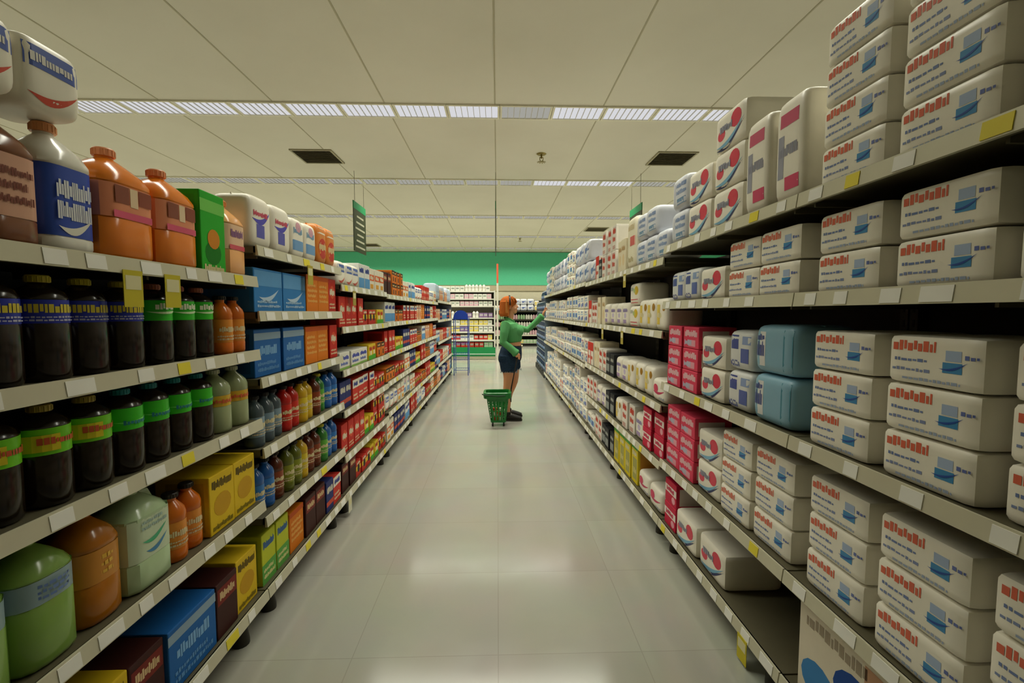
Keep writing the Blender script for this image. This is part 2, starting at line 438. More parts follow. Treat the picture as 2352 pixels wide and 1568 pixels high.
bottle('b_white', 'spray_bottle', 'white bottle with orange cap', .095, .27, .085, '#e7e3d4', '#ef8f4a', '#a9bfd8',
       [('o', -.6, -.6, .6, .6, '#e7e8e6', 1), ('t', -.5, -.2, .5, .2, '#5a70bb', 2)], e=3, lz=(.15, .6))
for k, body, cap, lab, nm in (('red', '#b8170f', '#17120d', '#d02a1b', 'red bottle with black cap'), ('yellow', '#c9a31a', '#1c170f', '#dcc224', 'yellow bottle with black cap'),
        ('olive', '#5d6416', '#242014', '#8a9220', 'olive bottle with dark cap'), ('brown', '#5a260f', '#201208', '#8a3c17', 'brown bottle with dark cap'),
        ('green', '#2f7a2c', '#d4cc3a', '#5fae3a', 'green bottle with yellow cap'), ('blue', '#1d5da8', '#10161d', '#2f79c4', 'blue bottle with black cap'),
        ('grey', '#46555c', '#16181a', '#7f98a8', 'slate bottle with pale label'), ('orange', '#d06a14', '#262019', '#e39030', 'orange bottle with black cap')):
    bottle('b_'+k, 'sauce_bottle', nm, .09, .235, .09, body, cap, lab, [('t', -.7, -.1, .7, .35, '#e8d9a8', 1)] + lines('#d8c7a2', -.8, -.3, 2), lz=(.2, .6))
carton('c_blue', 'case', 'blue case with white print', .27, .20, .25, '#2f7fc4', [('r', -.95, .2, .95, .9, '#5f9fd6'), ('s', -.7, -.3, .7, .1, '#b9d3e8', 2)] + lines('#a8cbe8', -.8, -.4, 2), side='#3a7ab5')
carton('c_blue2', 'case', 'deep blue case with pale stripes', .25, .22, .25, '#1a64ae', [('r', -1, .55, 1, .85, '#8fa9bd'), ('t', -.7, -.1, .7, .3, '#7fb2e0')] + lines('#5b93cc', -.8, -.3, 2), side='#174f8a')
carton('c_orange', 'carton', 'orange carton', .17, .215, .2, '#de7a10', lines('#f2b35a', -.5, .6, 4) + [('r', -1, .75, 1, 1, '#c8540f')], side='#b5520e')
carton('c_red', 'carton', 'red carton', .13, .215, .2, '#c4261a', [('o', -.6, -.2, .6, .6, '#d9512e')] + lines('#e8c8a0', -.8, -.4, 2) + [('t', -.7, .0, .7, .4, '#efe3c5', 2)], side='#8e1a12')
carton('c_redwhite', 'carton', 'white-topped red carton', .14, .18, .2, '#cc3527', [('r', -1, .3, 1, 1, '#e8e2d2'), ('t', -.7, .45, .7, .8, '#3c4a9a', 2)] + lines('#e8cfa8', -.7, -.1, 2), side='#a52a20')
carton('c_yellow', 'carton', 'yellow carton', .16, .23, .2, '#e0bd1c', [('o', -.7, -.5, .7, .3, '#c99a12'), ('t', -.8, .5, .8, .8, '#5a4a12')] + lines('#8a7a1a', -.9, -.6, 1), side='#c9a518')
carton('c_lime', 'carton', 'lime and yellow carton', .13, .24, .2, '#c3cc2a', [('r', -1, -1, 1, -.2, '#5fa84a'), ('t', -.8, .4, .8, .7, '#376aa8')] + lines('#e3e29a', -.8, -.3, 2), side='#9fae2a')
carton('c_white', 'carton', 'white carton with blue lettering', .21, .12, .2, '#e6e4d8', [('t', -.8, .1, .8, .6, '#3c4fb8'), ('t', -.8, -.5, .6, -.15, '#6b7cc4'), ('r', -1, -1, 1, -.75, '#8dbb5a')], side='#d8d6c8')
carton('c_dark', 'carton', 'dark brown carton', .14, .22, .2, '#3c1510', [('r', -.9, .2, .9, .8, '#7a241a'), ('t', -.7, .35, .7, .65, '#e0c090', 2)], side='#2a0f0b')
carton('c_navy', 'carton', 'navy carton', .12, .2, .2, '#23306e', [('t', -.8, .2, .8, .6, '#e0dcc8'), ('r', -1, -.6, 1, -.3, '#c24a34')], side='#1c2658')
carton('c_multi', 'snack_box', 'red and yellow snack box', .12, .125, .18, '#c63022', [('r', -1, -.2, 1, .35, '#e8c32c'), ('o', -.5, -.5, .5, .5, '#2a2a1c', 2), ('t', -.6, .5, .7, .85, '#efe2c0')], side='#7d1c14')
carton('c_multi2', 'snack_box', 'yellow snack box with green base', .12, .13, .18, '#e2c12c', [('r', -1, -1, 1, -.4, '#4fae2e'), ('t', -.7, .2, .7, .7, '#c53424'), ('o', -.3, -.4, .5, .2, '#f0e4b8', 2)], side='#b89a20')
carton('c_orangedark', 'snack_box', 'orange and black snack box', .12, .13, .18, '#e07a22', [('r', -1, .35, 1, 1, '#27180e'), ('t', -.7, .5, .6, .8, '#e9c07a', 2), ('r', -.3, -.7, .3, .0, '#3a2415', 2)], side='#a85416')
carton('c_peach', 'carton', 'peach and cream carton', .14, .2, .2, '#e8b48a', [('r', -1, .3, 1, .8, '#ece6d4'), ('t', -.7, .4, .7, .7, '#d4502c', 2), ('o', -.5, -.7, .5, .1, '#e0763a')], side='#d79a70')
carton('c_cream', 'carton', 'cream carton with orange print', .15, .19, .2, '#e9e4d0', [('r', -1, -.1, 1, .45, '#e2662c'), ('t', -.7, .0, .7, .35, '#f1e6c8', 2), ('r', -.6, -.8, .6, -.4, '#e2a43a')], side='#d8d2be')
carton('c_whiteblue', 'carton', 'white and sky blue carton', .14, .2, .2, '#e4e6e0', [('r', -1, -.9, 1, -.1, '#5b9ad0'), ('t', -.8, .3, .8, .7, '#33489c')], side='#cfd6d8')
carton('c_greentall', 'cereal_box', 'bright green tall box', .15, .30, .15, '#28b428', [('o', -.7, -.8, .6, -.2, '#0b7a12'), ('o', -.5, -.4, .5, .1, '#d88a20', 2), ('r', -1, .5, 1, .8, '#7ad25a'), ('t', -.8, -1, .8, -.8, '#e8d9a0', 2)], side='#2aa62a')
pack('p_purple', 'refill_pack', 'white refill pack with violet print', .20, .24, .18, W, [('s', -.8, .1, .8, .5, '#4b46c0', 1), ('r', -.5, -.6, .2, -.1, '#5a5ab8', 1), ('t', -.7, .2, .5, .4, '#d84a6a', 2)], 6)
pack('p_pale', 'refill_pack', 'pale blue refill pack', .16, .22, .16, W, [('r', -.8, -.6, .8, -.1, '#6f9fd0', 1), ('t', -.7, .2, .6, .5, '#7aa5c8', 1), ('o', -.4, .3, .4, .8, '#d8a0b0', 1)], 6)
pack('p_redorange', 'snack_bag', 'orange and red snack bag', .15, .25, .15, '#e48a3a', [('o', -.8, -.7, .8, .3, '#cf2318', 1), ('t', -.7, -.3, .7, .1, '#f0d9a0', 2), ('r', -.8, .5, .8, .8, '#ece2cc', 1)], 5)
pack('p_bluewhite', 'refill_pack', 'white pack with navy print', .16, .17, .18, W, [('r', -.85, .1, .85, .7, '#4a63b4', 1), ('t', -.7, .25, .6, .5, '#e8e6e0', 2), ('s', -.8, -.6, .8, -.2, '#d8503a', 1)], 6)
pack('p_film', 'bulk_pack', 'film-wrapped light blue bulk pack', .25, .31, .25, '#c3d3e4', [('s', -.8, .1, .8, .6, '#8aa6d4', 1), ('s', -.8, -.5, .8, 0, '#9db8de', 1), ('r', -.5, -.8, .4, -.45, '#e7a47a', 1)], 5)

# --- right side goods
def tdec(): return [('t', -.85, .38, .1, .80, '#e0694c', 1), ('t', -.80, -.05, -.05, .08, '#6f83b4', 1), ('t', -.85, -.45, .0, -.32, '#8291ba', 1),
                    ('r', .25, -.35, .62, .05, '#3f8fc6', 1), ('s', .18, -.2, .72, .1, '#2452a8', 2), ('r', .3, .1, .6, .5, '#a9bddc', 1),
                    ('t', .66, .2, .9, .36, '#6474b4', 1), ('t', -.6, -.8, .6, -.68, '#a3b2cc', 1)]
pack('t_white', 'tissue_pack', 'white red-lettered tissue pack', .245, .122, .30, W, tdec(), 16)
pack('t_tall', 'tissue_pack', 'white red-lettered tissue pack', .30, .155, .32, W, tdec(), 16)
def sdec(): return [('o', .1, -.15, .75, .75, '#dc3350', 1), ('o', -.75, -.4, -.25, .2, '#e0405a', 1), ('s', -.85, -.65, .9, .15, '#7fb8d8', 2), ('s', -.85, -.80, .9, .0, '#2f3a6e', 1), ('t', -.6, .0, .2, .35, '#8d8fa2', 3)]
pack('t_swoosh', 'napkin_pack', 'white pack with red swoosh', .25, .155, .28, W, sdec(), 12)
pack('t_swoosh2', 'napkin_pack', 'white pack with red swoosh', .27, .17, .28, W, sdec(), 12)
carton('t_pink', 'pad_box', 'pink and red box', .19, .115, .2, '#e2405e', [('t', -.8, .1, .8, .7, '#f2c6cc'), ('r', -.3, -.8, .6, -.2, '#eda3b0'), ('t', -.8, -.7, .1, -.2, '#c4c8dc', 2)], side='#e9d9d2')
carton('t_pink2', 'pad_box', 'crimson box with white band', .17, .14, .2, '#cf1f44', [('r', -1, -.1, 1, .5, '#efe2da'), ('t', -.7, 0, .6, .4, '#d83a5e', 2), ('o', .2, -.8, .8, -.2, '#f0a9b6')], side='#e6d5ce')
pack('t_light', 'wipes_pack', 'light blue plastic pack', .26, .19, .24, '#86b3c9', [('r', -.9, -.7, -.35, .7, '#dfe0de', 1), ('t', -.85, -.3, -.4, .3, '#3a4c94', 2), ('t', -.85, .35, -.4, .6, '#3a4c94', 2), ('r', .5, -.8, .85, .8, '#4f93a8', 1)], 7)
pack('t_navy', 'towel_pack', 'white pack with navy squares', .20, .175, .24, '#dfe1de', [('r', -.7, .05, -.1, .75, '#3e4f9a', 1), ('r', .1, -.6, .7, .1, '#5668ac', 1), ('t', -.8, -.8, .0, -.5, '#49599f', 1), ('r', .2, .3, .8, .7, '#8ea4cd', 1)], 7)
pack('t_magenta', 'diaper_pack', 'tall white pack with magenta marks', .17, .38, .22, W, [('r', -.6, .45, .6, .70, '#cf5274', 1), ('t', -.6, -.1, .6, .1, '#8d8ea0', 1), ('r', -.2, -.75, .7, -.5, '#d83f6c', 1), ('r', -.7, -.5, -.3, .3, '#9d9fae', 1)], 8)
pack('t_purple', 'towel_pack', 'bluish pack with purple corner', .22, .19, .24, '#d8dbe2', [('r', -.85, -.6, -.45, .6, '#5a49a8', 1), ('t', -.3, .3, .8, .55, '#7d95c0', 1), ('t', -.3, -.1, .8, .15, '#8aa0c8', 1), ('r', -.2, -.7, .8, -.35, '#6f93b8', 1)], 6)
pack('t_cream', 'towel_pack', 'tall cream paper towel pack', .22, .41, .24, '#efe8cd', [('r', -.2, -.1, .85, .25, '#d85a5a', 1), ('t', -.7, .5, .7, .7, '#d9c79c', 1), ('t', -.6, -.7, .6, -.5, '#cdbb90', 1)], 8)
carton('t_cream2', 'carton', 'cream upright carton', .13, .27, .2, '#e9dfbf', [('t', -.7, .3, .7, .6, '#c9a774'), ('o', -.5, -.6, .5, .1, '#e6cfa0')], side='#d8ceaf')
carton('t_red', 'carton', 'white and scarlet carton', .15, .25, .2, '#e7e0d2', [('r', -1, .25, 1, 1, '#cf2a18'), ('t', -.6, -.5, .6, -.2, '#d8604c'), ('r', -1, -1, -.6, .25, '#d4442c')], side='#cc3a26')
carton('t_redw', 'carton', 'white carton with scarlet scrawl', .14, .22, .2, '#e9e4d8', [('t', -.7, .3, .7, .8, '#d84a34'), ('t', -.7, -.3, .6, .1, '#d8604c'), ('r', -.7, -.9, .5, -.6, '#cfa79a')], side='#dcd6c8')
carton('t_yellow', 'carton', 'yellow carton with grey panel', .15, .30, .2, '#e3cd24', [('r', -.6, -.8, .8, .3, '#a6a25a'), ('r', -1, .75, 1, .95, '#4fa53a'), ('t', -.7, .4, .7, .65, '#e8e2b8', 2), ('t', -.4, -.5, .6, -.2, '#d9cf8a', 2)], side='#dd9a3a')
pack('t_wyellow', 'towel_pack', 'white pack with yellow emblem', .24, .17, .24, W, [('o', .1, -.1, .8, .7, '#d9b81e', 1), ('r', -.9, -.8, .9, -.45, '#d41f3c', 1), ('t', -.7, .3, .0, .6, '#b9bfae', 1), ('o', -.1, .1, .3, .5, '#b4c97a', 1)], 7)
pack('t_ybag', 'towel_pack', 'white and yellow pack', .19, .21, .24, W, [('r', -.8, -.6, -.1, .6, '#e6c84a', 1), ('o', .3, .2, .8, .7, '#a8790f', 1), ('t', -.6, -.2, .2, .1, '#efe4b0', 2)], 7)
pack('t_lilac', 'towel_pack', 'white pack with lilac print', .18, .20, .24, W, [('t', -.7, .2, .7, .5, '#8f7fb8', 1), ('r', -.6, -.7, .4, -.4, '#a98fc0', 1), ('o', -.3, -.3, .4, .15, '#cbbfdc', 1)], 7)
pack('t_wmag', 'towel_pack', 'white pack with magenta stripe', .24, .15, .24, W, [('s', -.9, -.1, .9, .1, '#c41758', 1), ('o', -.7, -.2, .0, .5, '#d8285c', 2), ('t', .1, -.7, .8, -.5, '#b0b4c0', 1)], 7)
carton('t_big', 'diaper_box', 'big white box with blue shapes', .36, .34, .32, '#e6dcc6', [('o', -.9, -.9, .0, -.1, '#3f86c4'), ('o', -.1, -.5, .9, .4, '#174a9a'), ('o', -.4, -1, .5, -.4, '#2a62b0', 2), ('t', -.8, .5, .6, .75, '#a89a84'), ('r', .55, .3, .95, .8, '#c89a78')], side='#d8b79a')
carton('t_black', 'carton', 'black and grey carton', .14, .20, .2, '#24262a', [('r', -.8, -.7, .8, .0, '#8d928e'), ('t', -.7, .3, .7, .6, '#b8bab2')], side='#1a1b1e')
pack('t_swirl', 'tissue_pack', 'small white pack with blue ovals', .21, .16, .22, W, [('o', -.7, -.75, -.1, -.15, '#3f86cc', 1), ('o', .0, -.65, .75, .0, '#2540a4', 1), ('r', -.75, .15, .75, .32, '#a9c6e0', 1), ('t', -.6, .45, .5, .7, '#7fa2cf', 1)], 12)
pack('t_swirl2', 'tissue_pack', 'small white pack with navy patch', .19, .15, .22, W, [('r', .05, -.55, .7, .35, '#2e3c90', 1), ('t', -.7, .4, .6, .65, '#cf7f90', 1), ('o', -.75, -.6, -.15, .1, '#8db6de', 1), ('t', .15, -.2, .6, .1, '#dfe2ea', 2)], 12)
pack('t_sky', 'tissue_pack', 'small pack with sky-blue band', .18, .17, .22, W, [('r', -.85, -.35, .85, .35, '#6fa9d6', 1), ('o', -.3, -.3, .5, .3, '#2f4fa8', 2), ('t', -.6, .5, .4, .7, '#d87f88', 1), ('t', -.6, -.75, .5, -.55, '#8896bd', 1)], 12)
pack('t_bulk', 'bulk_pack', 'large white-blue bulk pack', .28, .25, .25, '#e1e3ea', [('s', -.8, .2, .8, .6, '#5f7fc4', 1), ('o', -.5, -.3, .1, .3, '#5366ae', 1), ('t', .1, -.1, .8, .15, '#7f94c6', 1), ('s', -.8, -.6, .8, -.3, '#8fa8d8', 1)], 5)
# drinks in film, far right
def water_case():
    w, h, d = .40, .22, .27; mb = MB()
    for i in range(5):
        for j in range(3):
            x = -w/2+.04+i*.08; y = .045+j*.09
            rr = [[(p[0]+x, p[1], p[2]) for p in sect(r, r, z, 2, y, 12)] for r, z in ((.034, .003), (.038, .02), (.038, .13), (.030, .165), (.014, .195), (.014, h-.006))]
            mb.rings(rr, M('#0f2c4c', .2, 0, .5))
            if j == 0:
                Sx = cylsurf(.0385, .055+.012*(i % 2), .105+.012*(i % 2), y)
                patch(mb, lambda u, v, o: Sx(u, v, o)+Vector((x, 0, 0)), 'r', -.45, -1, .5, 1, P('#b9c8d2' if (i % 2) else '#3f66a0'))
            rr = [[(p[0]+x, p[1], p[2]) for p in sect(r, r, z, 2, y, 12)] for r, z in ((.016, h-.024), (.016, h-.002))]
            mb.rings(rr, P('#c3d0d8'))
    return smooth(mb.build('water_case'), .6)
D['water'] = dict(name='water_case', desc='dark blue case of small bottles', cat='drinks case', w=.40, h=.222, d=.27, make=lambda: [('', water_case())])
# small far goods that face the camera
for k, c, c2, nm in (('white', '#e8e6dc', '#b9c9b0', 'white tub'), ('pink', '#e0b6c0', '#e8e4da', 'pink tub'), ('green', '#a8cba0', '#e8e6d8', 'pale green tub'),
                     ('yellow', '#e6d36a', '#ece6c8', 'yellow tub'), ('red', '#c8392c', '#ecdfc8', 'red tub'), ('violet', '#8b6f9a', '#e6dfe0', 'violet tub')):
    bottle('s_'+k, 'small_bottle', nm.replace('tub', 'bottle'), .095, .22, .09, c, '#e6e4da', c2, [('t', -.6, -.3, .6, .3, '#8a7f88', 1)], e=3, lz=(.15, .55))
    carton('q_'+k, 'small_box', nm.replace('tub', 'box'), .13, .15, .15, c, [('r', -.7, -.2, .7, .5, c2), ('t', -.6, 0, .6, .3, '#7c7480', 2)], side=c)

PROTO = {}
def proto(key):
    """meshes of one kind, made once"""
    if key not in PROTO: PROTO[key] = D[key]['make']()
    return PROTO[key]
COUNT = {}
def place(key, x, y, z, rz, small=False):
    d = D[key]; parts = proto(key)
    root = ob(d['name'], parts[0][1], None, (x, y, z), rz)
    if not small:
        for nm, me in parts[1:]: ob(nm, me, root)
    return root
def plural(s):
    w = s.split(' '); return s
SEEN = {}
def shelf_fill(side, bayname, shelfname, xf, y0, y1, z, runs, clear=9, rev=False, inset=.03, layword=True, small=False):
    """runs: (key, fraction of the bay, layers). Goods stand from the near end to the far end."""
    L = y1-y0-.024
    tot = sum(r[1] for r in runs); items = []; acc = 0
    for r in runs:
        acc += L*r[1]/tot; w = D[r[0]]['w']+.004; used = sum(D[k]['w']+.004 for k, _ in items)
        n = int((acc-used)/w+.5)
        for _ in range(max(n, 1 if r[1] > .1 else 0)):
            if used+w <= L+.004: items.append((r[0], r[2])); used += w
    gap = (L-sum(D[k]['w'] for k, _ in items))/(len(items)+1)
    y = y0+.012+gap
    for key, lay in items:
        d = D[key]; cy = y+d['w']/2; y += d['w']+gap
        if key == 'gap': continue
        zs = min(1, (clear-.004)/d['h']) if clear < 9 else 1
        lay = min(lay, max(1, int((clear-.004)/(d['h']+.0025))))
        ins = inset+random.uniform(0, .015)
        for l in range(lay):
            if l == lay-1 and lay > 1 and random.random() < .06: continue
            tw = random.uniform(-1, 1)*math.radians(.3)
            zz = z+l*(d['h']+.0025)+.001
            if side == 'left': o = place(key, xf-ins-l*.002, cy, zz, PI/2+tw, small)
            else: o = place(key, xf+ins+l*.002, cy, zz, -PI/2+tw, small)
            if zs < 1: o.scale.z = zs
            SEEN.setdefault((d['desc'], side, bayname, shelfname, l), []).append((o, cy, lay))
            o['category'] = d['cat']; o['group'] = '%ss on the %s shelving' % (d['desc'].split(' with ')[0], side)
D['gap'] = dict(w=.1, h=.1, d=.1)
def finish_labels():
    for (desc, side, bay, shelf, l), lst in SEEN.items():
        lst.sort(key=lambda t: t[1])
        for i, (o, _, lay) in enumerate(lst):
            a = 'nearest' if i == 0 and len(lst) > 1 else (ORD[i] + ' along' if len(lst) > 1 else '')
            lw = '' if lay == 1 else ('bottom layer' if l == 0 else ('top layer' if l == lay-1 else ORD[l]+' layer up'))
            o['label'] = ', '.join(t for t in (desc, a, lw, '%s shelf, %s %s bay' % (shelf, bay, side)) if t)

# ------------------------------------------------------------------ shelving
RAIL = M('#cbc7ad', .45, .1); PAN = M('#5d5843', .5, .1); BACK = M('#16140e', .7); UPR = M('#2a281e', .5, .2)
TAG = K('#ecebe2'); TAG2 = K('#e3d33c')
def shelf_mesh(L, dep, z):
    s = MB(); s.box(.004, L-.004, .012, dep-.02, z-.028, z, PAN)
    s.box(.004, L-.004, .012, .022, z-.04, z, PAN)
    for x in (.05, L/2, L-.05): s.box(x-.004, x+.004, .03, dep-.03, z-.05, z-.028, PAN)
    return s.build('shelf')
def rail_mesh(L, z, seed, tags=True):
    r = MB(); rnd = random.Random(seed)
    r.rings([[(.003, 0, z-.040), (.003, .012, z-.040), (.003, .012, z+.006), (.003, .006, z+.006)],
             [(L-.003, 0, z-.040), (L-.003, .012, z-.040), (L-.003, .012, z+.006), (L-.003, .006, z+.006)]], RAIL)
    x = .06
    while tags and x < L-.1:
        w = rnd.choice((.05, .06, .06, .08))
        r.rings([[(x, -.0015, z-.036), (x, .001, z-.036), (x, .006, z+.001), (x, .0035, z+.001)], [(x+w, -.0015, z-.036), (x+w, .001, z-.036), (x+w, .006, z+.001), (x+w, .0035, z+.001)]], TAG2 if rnd.random() < .12 else TAG)
        x += w+rnd.uniform(.05, .16)
    return r.build('price_rail')
def unit(side, y0, y1, heights, label, cards=(), end=False, railcol=None):
    L = y1-y0; dep = .46
    if side == 'left': t = empty('shelving_unit', (XL, y0, 0), PI/2)
    else: t = empty('shelving_unit', (XR, y1, 0), -PI/2)
    tag(t, label, 'shelving', '%s shelving units' % side)
    top = max(heights)+.03
    b = MB(); b.box(.002, L-.002, dep-.012, dep+.012, .02, top, BACK); ob('back_panel', b.build('back_panel'), t)
    for x in (.004, L-.034):
        u = MB(); u.box(x, x+.03, dep-.05, dep-.014, 0.01, top, UPR)
        for k in range(int(top/.05)): u.box(x+.011, x+.019, dep-.0515, dep-.05, .04+k*.05, .065+k*.05, BACK)
        ob('upright', u.build('upright'), t)
    for i, z in enumerate(heights):
        s = ob('shelf' if i else 'base_deck', shelf_mesh(L, dep, z), t)
        ob('price_rail', rail_mesh(L, z, int(y0*10)+i), s)
        for (ci, cx, col) in cards:
            if ci == i:
                c = MB(); c.box(cx-.035, cx+.035, -.004, -.002, z-.135, z-.03, K(col)); c.box(cx-.028, cx+.028, -.0046, -.004, z-.085, z-.045, K('#ded8a8'))
                ob('price_card', c.build('price_card'), s)
    for x in (.12, L-.12):
        f = MB(); f.tube([(x, .07, 0), (x, .07, .02), (x, .07, .11)], [.035, .035, .02], UPR, 14); ob('foot', smooth(f.build('foot'), .6), t)
    if end:
        e = MB(); xx = L-.001 if side == 'left' else .001
        e.box(xx-.002, xx+.002, .02, dep, .02, top-.02, M('#7f93a6', .5)); ob('end_panel', e.build('end_panel'), t)
    return t
BN = ['nearest', 'second', 'third', 'fourth', 'fifth', 'sixth', 'seventh', 'eighth', 'ninth', 'farthest']
# heights: shelf surfaces from the floor up
Hl = {0: [.165, .585, .96, 1.27, 1.59], 1: [.165, .585, .96, 1.27, 1.59], 2: [.165, .50, .82, 1.14, 1.44, 1.73],
      3: [.165, .435, .75, 1.035, 1.335, 1.625]}
for i in (4, 5, 6): Hl[i] = [.165, .46, .76, 1.04, 1.34, 1.61]
for i in (7, 8): Hl[i] = [.16, .50, .90, 1.30, 1.65]
Yl = [-.35, .85, 2.05, 3.13, 4.40, 5.64, 6.88, 8.12, 9.36, 10.6]
cards = {1: [(4, .5, '#c9bb2e'), (4, .66, '#c9bb2e')], 2: [(5, .55, '#b8a83a')], 3: [(5, .25, '#a89840'), (0, .05, '#d8d6c0')]}
for i in range(9):
    unit('left', Yl[i], Yl[i+1], Hl[i], 'grey metal shelving unit stocked with goods, %s bay on the left' % BN[i], cards.get(i, ()), end=(i == 8))
Hr = {0: [.145, .53, 1.01, 1.50, 1.83], 1: [.145, .53, 1.01, 1.50, 1.83], 2: [.145, .53, 1.01, 1.50, 1.83], 3: [.145, .50, .86, 1.32, 1.77], 4: [.145, .50, .86, 1.32, 1.77]}
for i in (5, 6, 7, 8): Hr[i] = [.145, .83, 1.315, 1.785]
Yr = [-.9, .3, 1.52, 2.75, 3.97, 5.2, 6.35, 7.5, 8.65, 9.8]
cardr = {3: [(3, .35, '#b5a443'), (4, .4, '#b5a443')], 4: [(3, .9, '#b5a443')], 2: [(0, 1.0, '#cfc02c')]}
for i in range(9):
    unit('right', Yr[i], Yr[i+1], Hr[i], 'grey metal shelving unit stocked with paper goods, %s bay on the right' % BN[i], cardr.get(i, ()), end=(i == 8))
SH5 = ['bottom', 'second lowest', 'middle', 'second highest', 'top']
SH6 = ['bottom', 'second lowest', 'third lowest', 'third highest', 'second highest', 'top']
SH4 = ['bottom', 'lower middle', 'upper middle', 'top']
def names(n): return {4: SH4, 5: SH5, 6: SH6}[n]
# left goods: one list per shelf, bottom to top
GL = {
 0: [[('c_lime', 1, 1)], [('jug_amber', 1, 1)], [('cola_lime', 1, 1)], [('cola_blue', 1, 1)], [('jug_whiteblue', 1, 1)]],
 1: [[('jug_amber', .14, 1), ('b_clear', .12, 1), ('c_yellow', .28, 1), ('c_dark', .14, 1), ('c_blue2', .24, 1), ('c_dark', .12, 1), ('c_yellow', .34, 1)],
     [('jug_green', .30, 1), ('jug_amber', .13, 1), ('jug_pale', .22, 1), ('b_orange', .12, 1), ('c_yellow', .30, 1)],
     [('cola_lime', .40, 1), ('cola_green2', .38, 1), ('b_clear', .22, 1)],
     [('cola_blue', .46, 1), ('cola_green', .36, 1), ('b_orange', .18, 1)],
     [('jug_brown', .22, 1), ('jug_whiteblue', .24, 1), ('jug_orange', .18, 1), ('jug_orange', .14, 1), ('c_greentall', .14, 1), ('jug_peach', .20, 1)]],
 2: [[('c_lime', .26, 1), ('c_orange', .16, 1), ('c_dark', .26, 1), ('c_navy', .12, 1), ('c_redwhite', .2, 1)],
     [('b_blue', .2, 1), ('b_orange', 0, 1), ('b_brown', .12, 1), ('b_olive', .14, 1), ('b_yellow', .14, 1), ('b_brown', .14, 1), ('b_green', .1, 1), ('b_blue', .2, 1)],
     [('b_grey', .24, 1), ('b_red', .2, 1), ('b_yellow', .16, 1), ('b_brown', .14, 1), ('b_green', .1, 1), ('b_blue', .16, 1)],
     [('c_blue2', .48, 1), ('c_orange', .36, 1), ('c_red', .16, 1)],
     [('c_blue', .48, 1), ('c_orange', .34, 1), ('c_red', .18, 1)],
     [('p_purple', .40, 1), ('p_pale', .28, 1), ('p_redorange', .32, 1)]],
 3: [[('c_dark', .2, 1), ('c_multi', .3, 1), ('c_multi2', .2, 2), ('c_multi', .3, 2)],
     [('c_red', .4, 1), ('c_multi2', .2, 2), ('c_multi', .4, 2)],
     [('c_navy', .2, 1), ('c_redwhite', .5, 1), ('c_multi', .3, 2)],
     [('c_white', .45, 2), ('c_multi2', .25, 2), ('c_orangedark', .3, 2)],
     [('c_red', .45, 1), ('c_multi', .25, 2), ('c_multi2', .3, 2)],
     [('p_bluewhite', .4, 1), ('c_whiteblue', .25, 1), ('c_cream', .35, 1)]],
}
polL = [['c_orangedark', 'c_multi', 'c_cream'], ['c_red', 'c_multi2', 'c_navy'], ['c_orangedark', 'c_redwhite', 'c_whiteblue'],
        ['c_peach', 'c_orange', 'c_redwhite'], ['c_whiteblue', 'c_cream', 'c_navy', 'c_red'], ['p_bluewhite', 'c_red', 'c_cream', 'p_pale']]
rs = random.Random(3)
for i in range(4, 9):
    n = len(Hl[i]); rows_ = []
    for j in range(n):
        if j == n-1: opts = ['p_pale', 'c_cream', 'p_bluewhite', 'c_red'] if i < 7 else ['p_film', 'p_film', 'c_peach']
        else: opts = polL[(j+i) % 6] if i < 7 else [['c_whiteblue', 'c_navy', 'c_peach'], ['c_cream', 'c_whiteblue', 'c_red'], ['c_red', 'c_peach', 'c_whiteblue']][j % 3]
        pick = rs.sample(opts, min(3, len(opts)))
        rows_.append([(k, rs.uniform(.8, 1.2), 2 if D[k]['h'] < .14 else 1) for k in pick])
    GL[i] = rows_
GL[4][5] = [('c_dark', .2, 1), ('c_orangedark', .45, 2), ('c_cream', .35, 1)]
GL[5][5] = [('c_whiteblue', .4, 1), ('p_bluewhite', .3, 1), ('c_red', .3, 1)]
for i in range(9):
    hs = Hl[i]
    for j, runs in enumerate(GL[i]):
        cl = (hs[j+1]-hs[j]-.055) if j+1 < len(hs) else 9
        shelf_fill('left', BN[i], names(len(hs))[j], XL, Yl[i], Yl[i+1], hs[j], runs, cl)
# upper tier of blue and white packs at the near left end
for k, yy in enumerate((.86, 1.03, 1.19)):
    o = place('p_bluewhite', XL-.035, yy, 1.59+.333, PI/2)
    tag(o, 'white pack with navy print lying on the near left jugs, %s from camera' % ORD[k], 'pack', 'packs on top of the near left jugs')
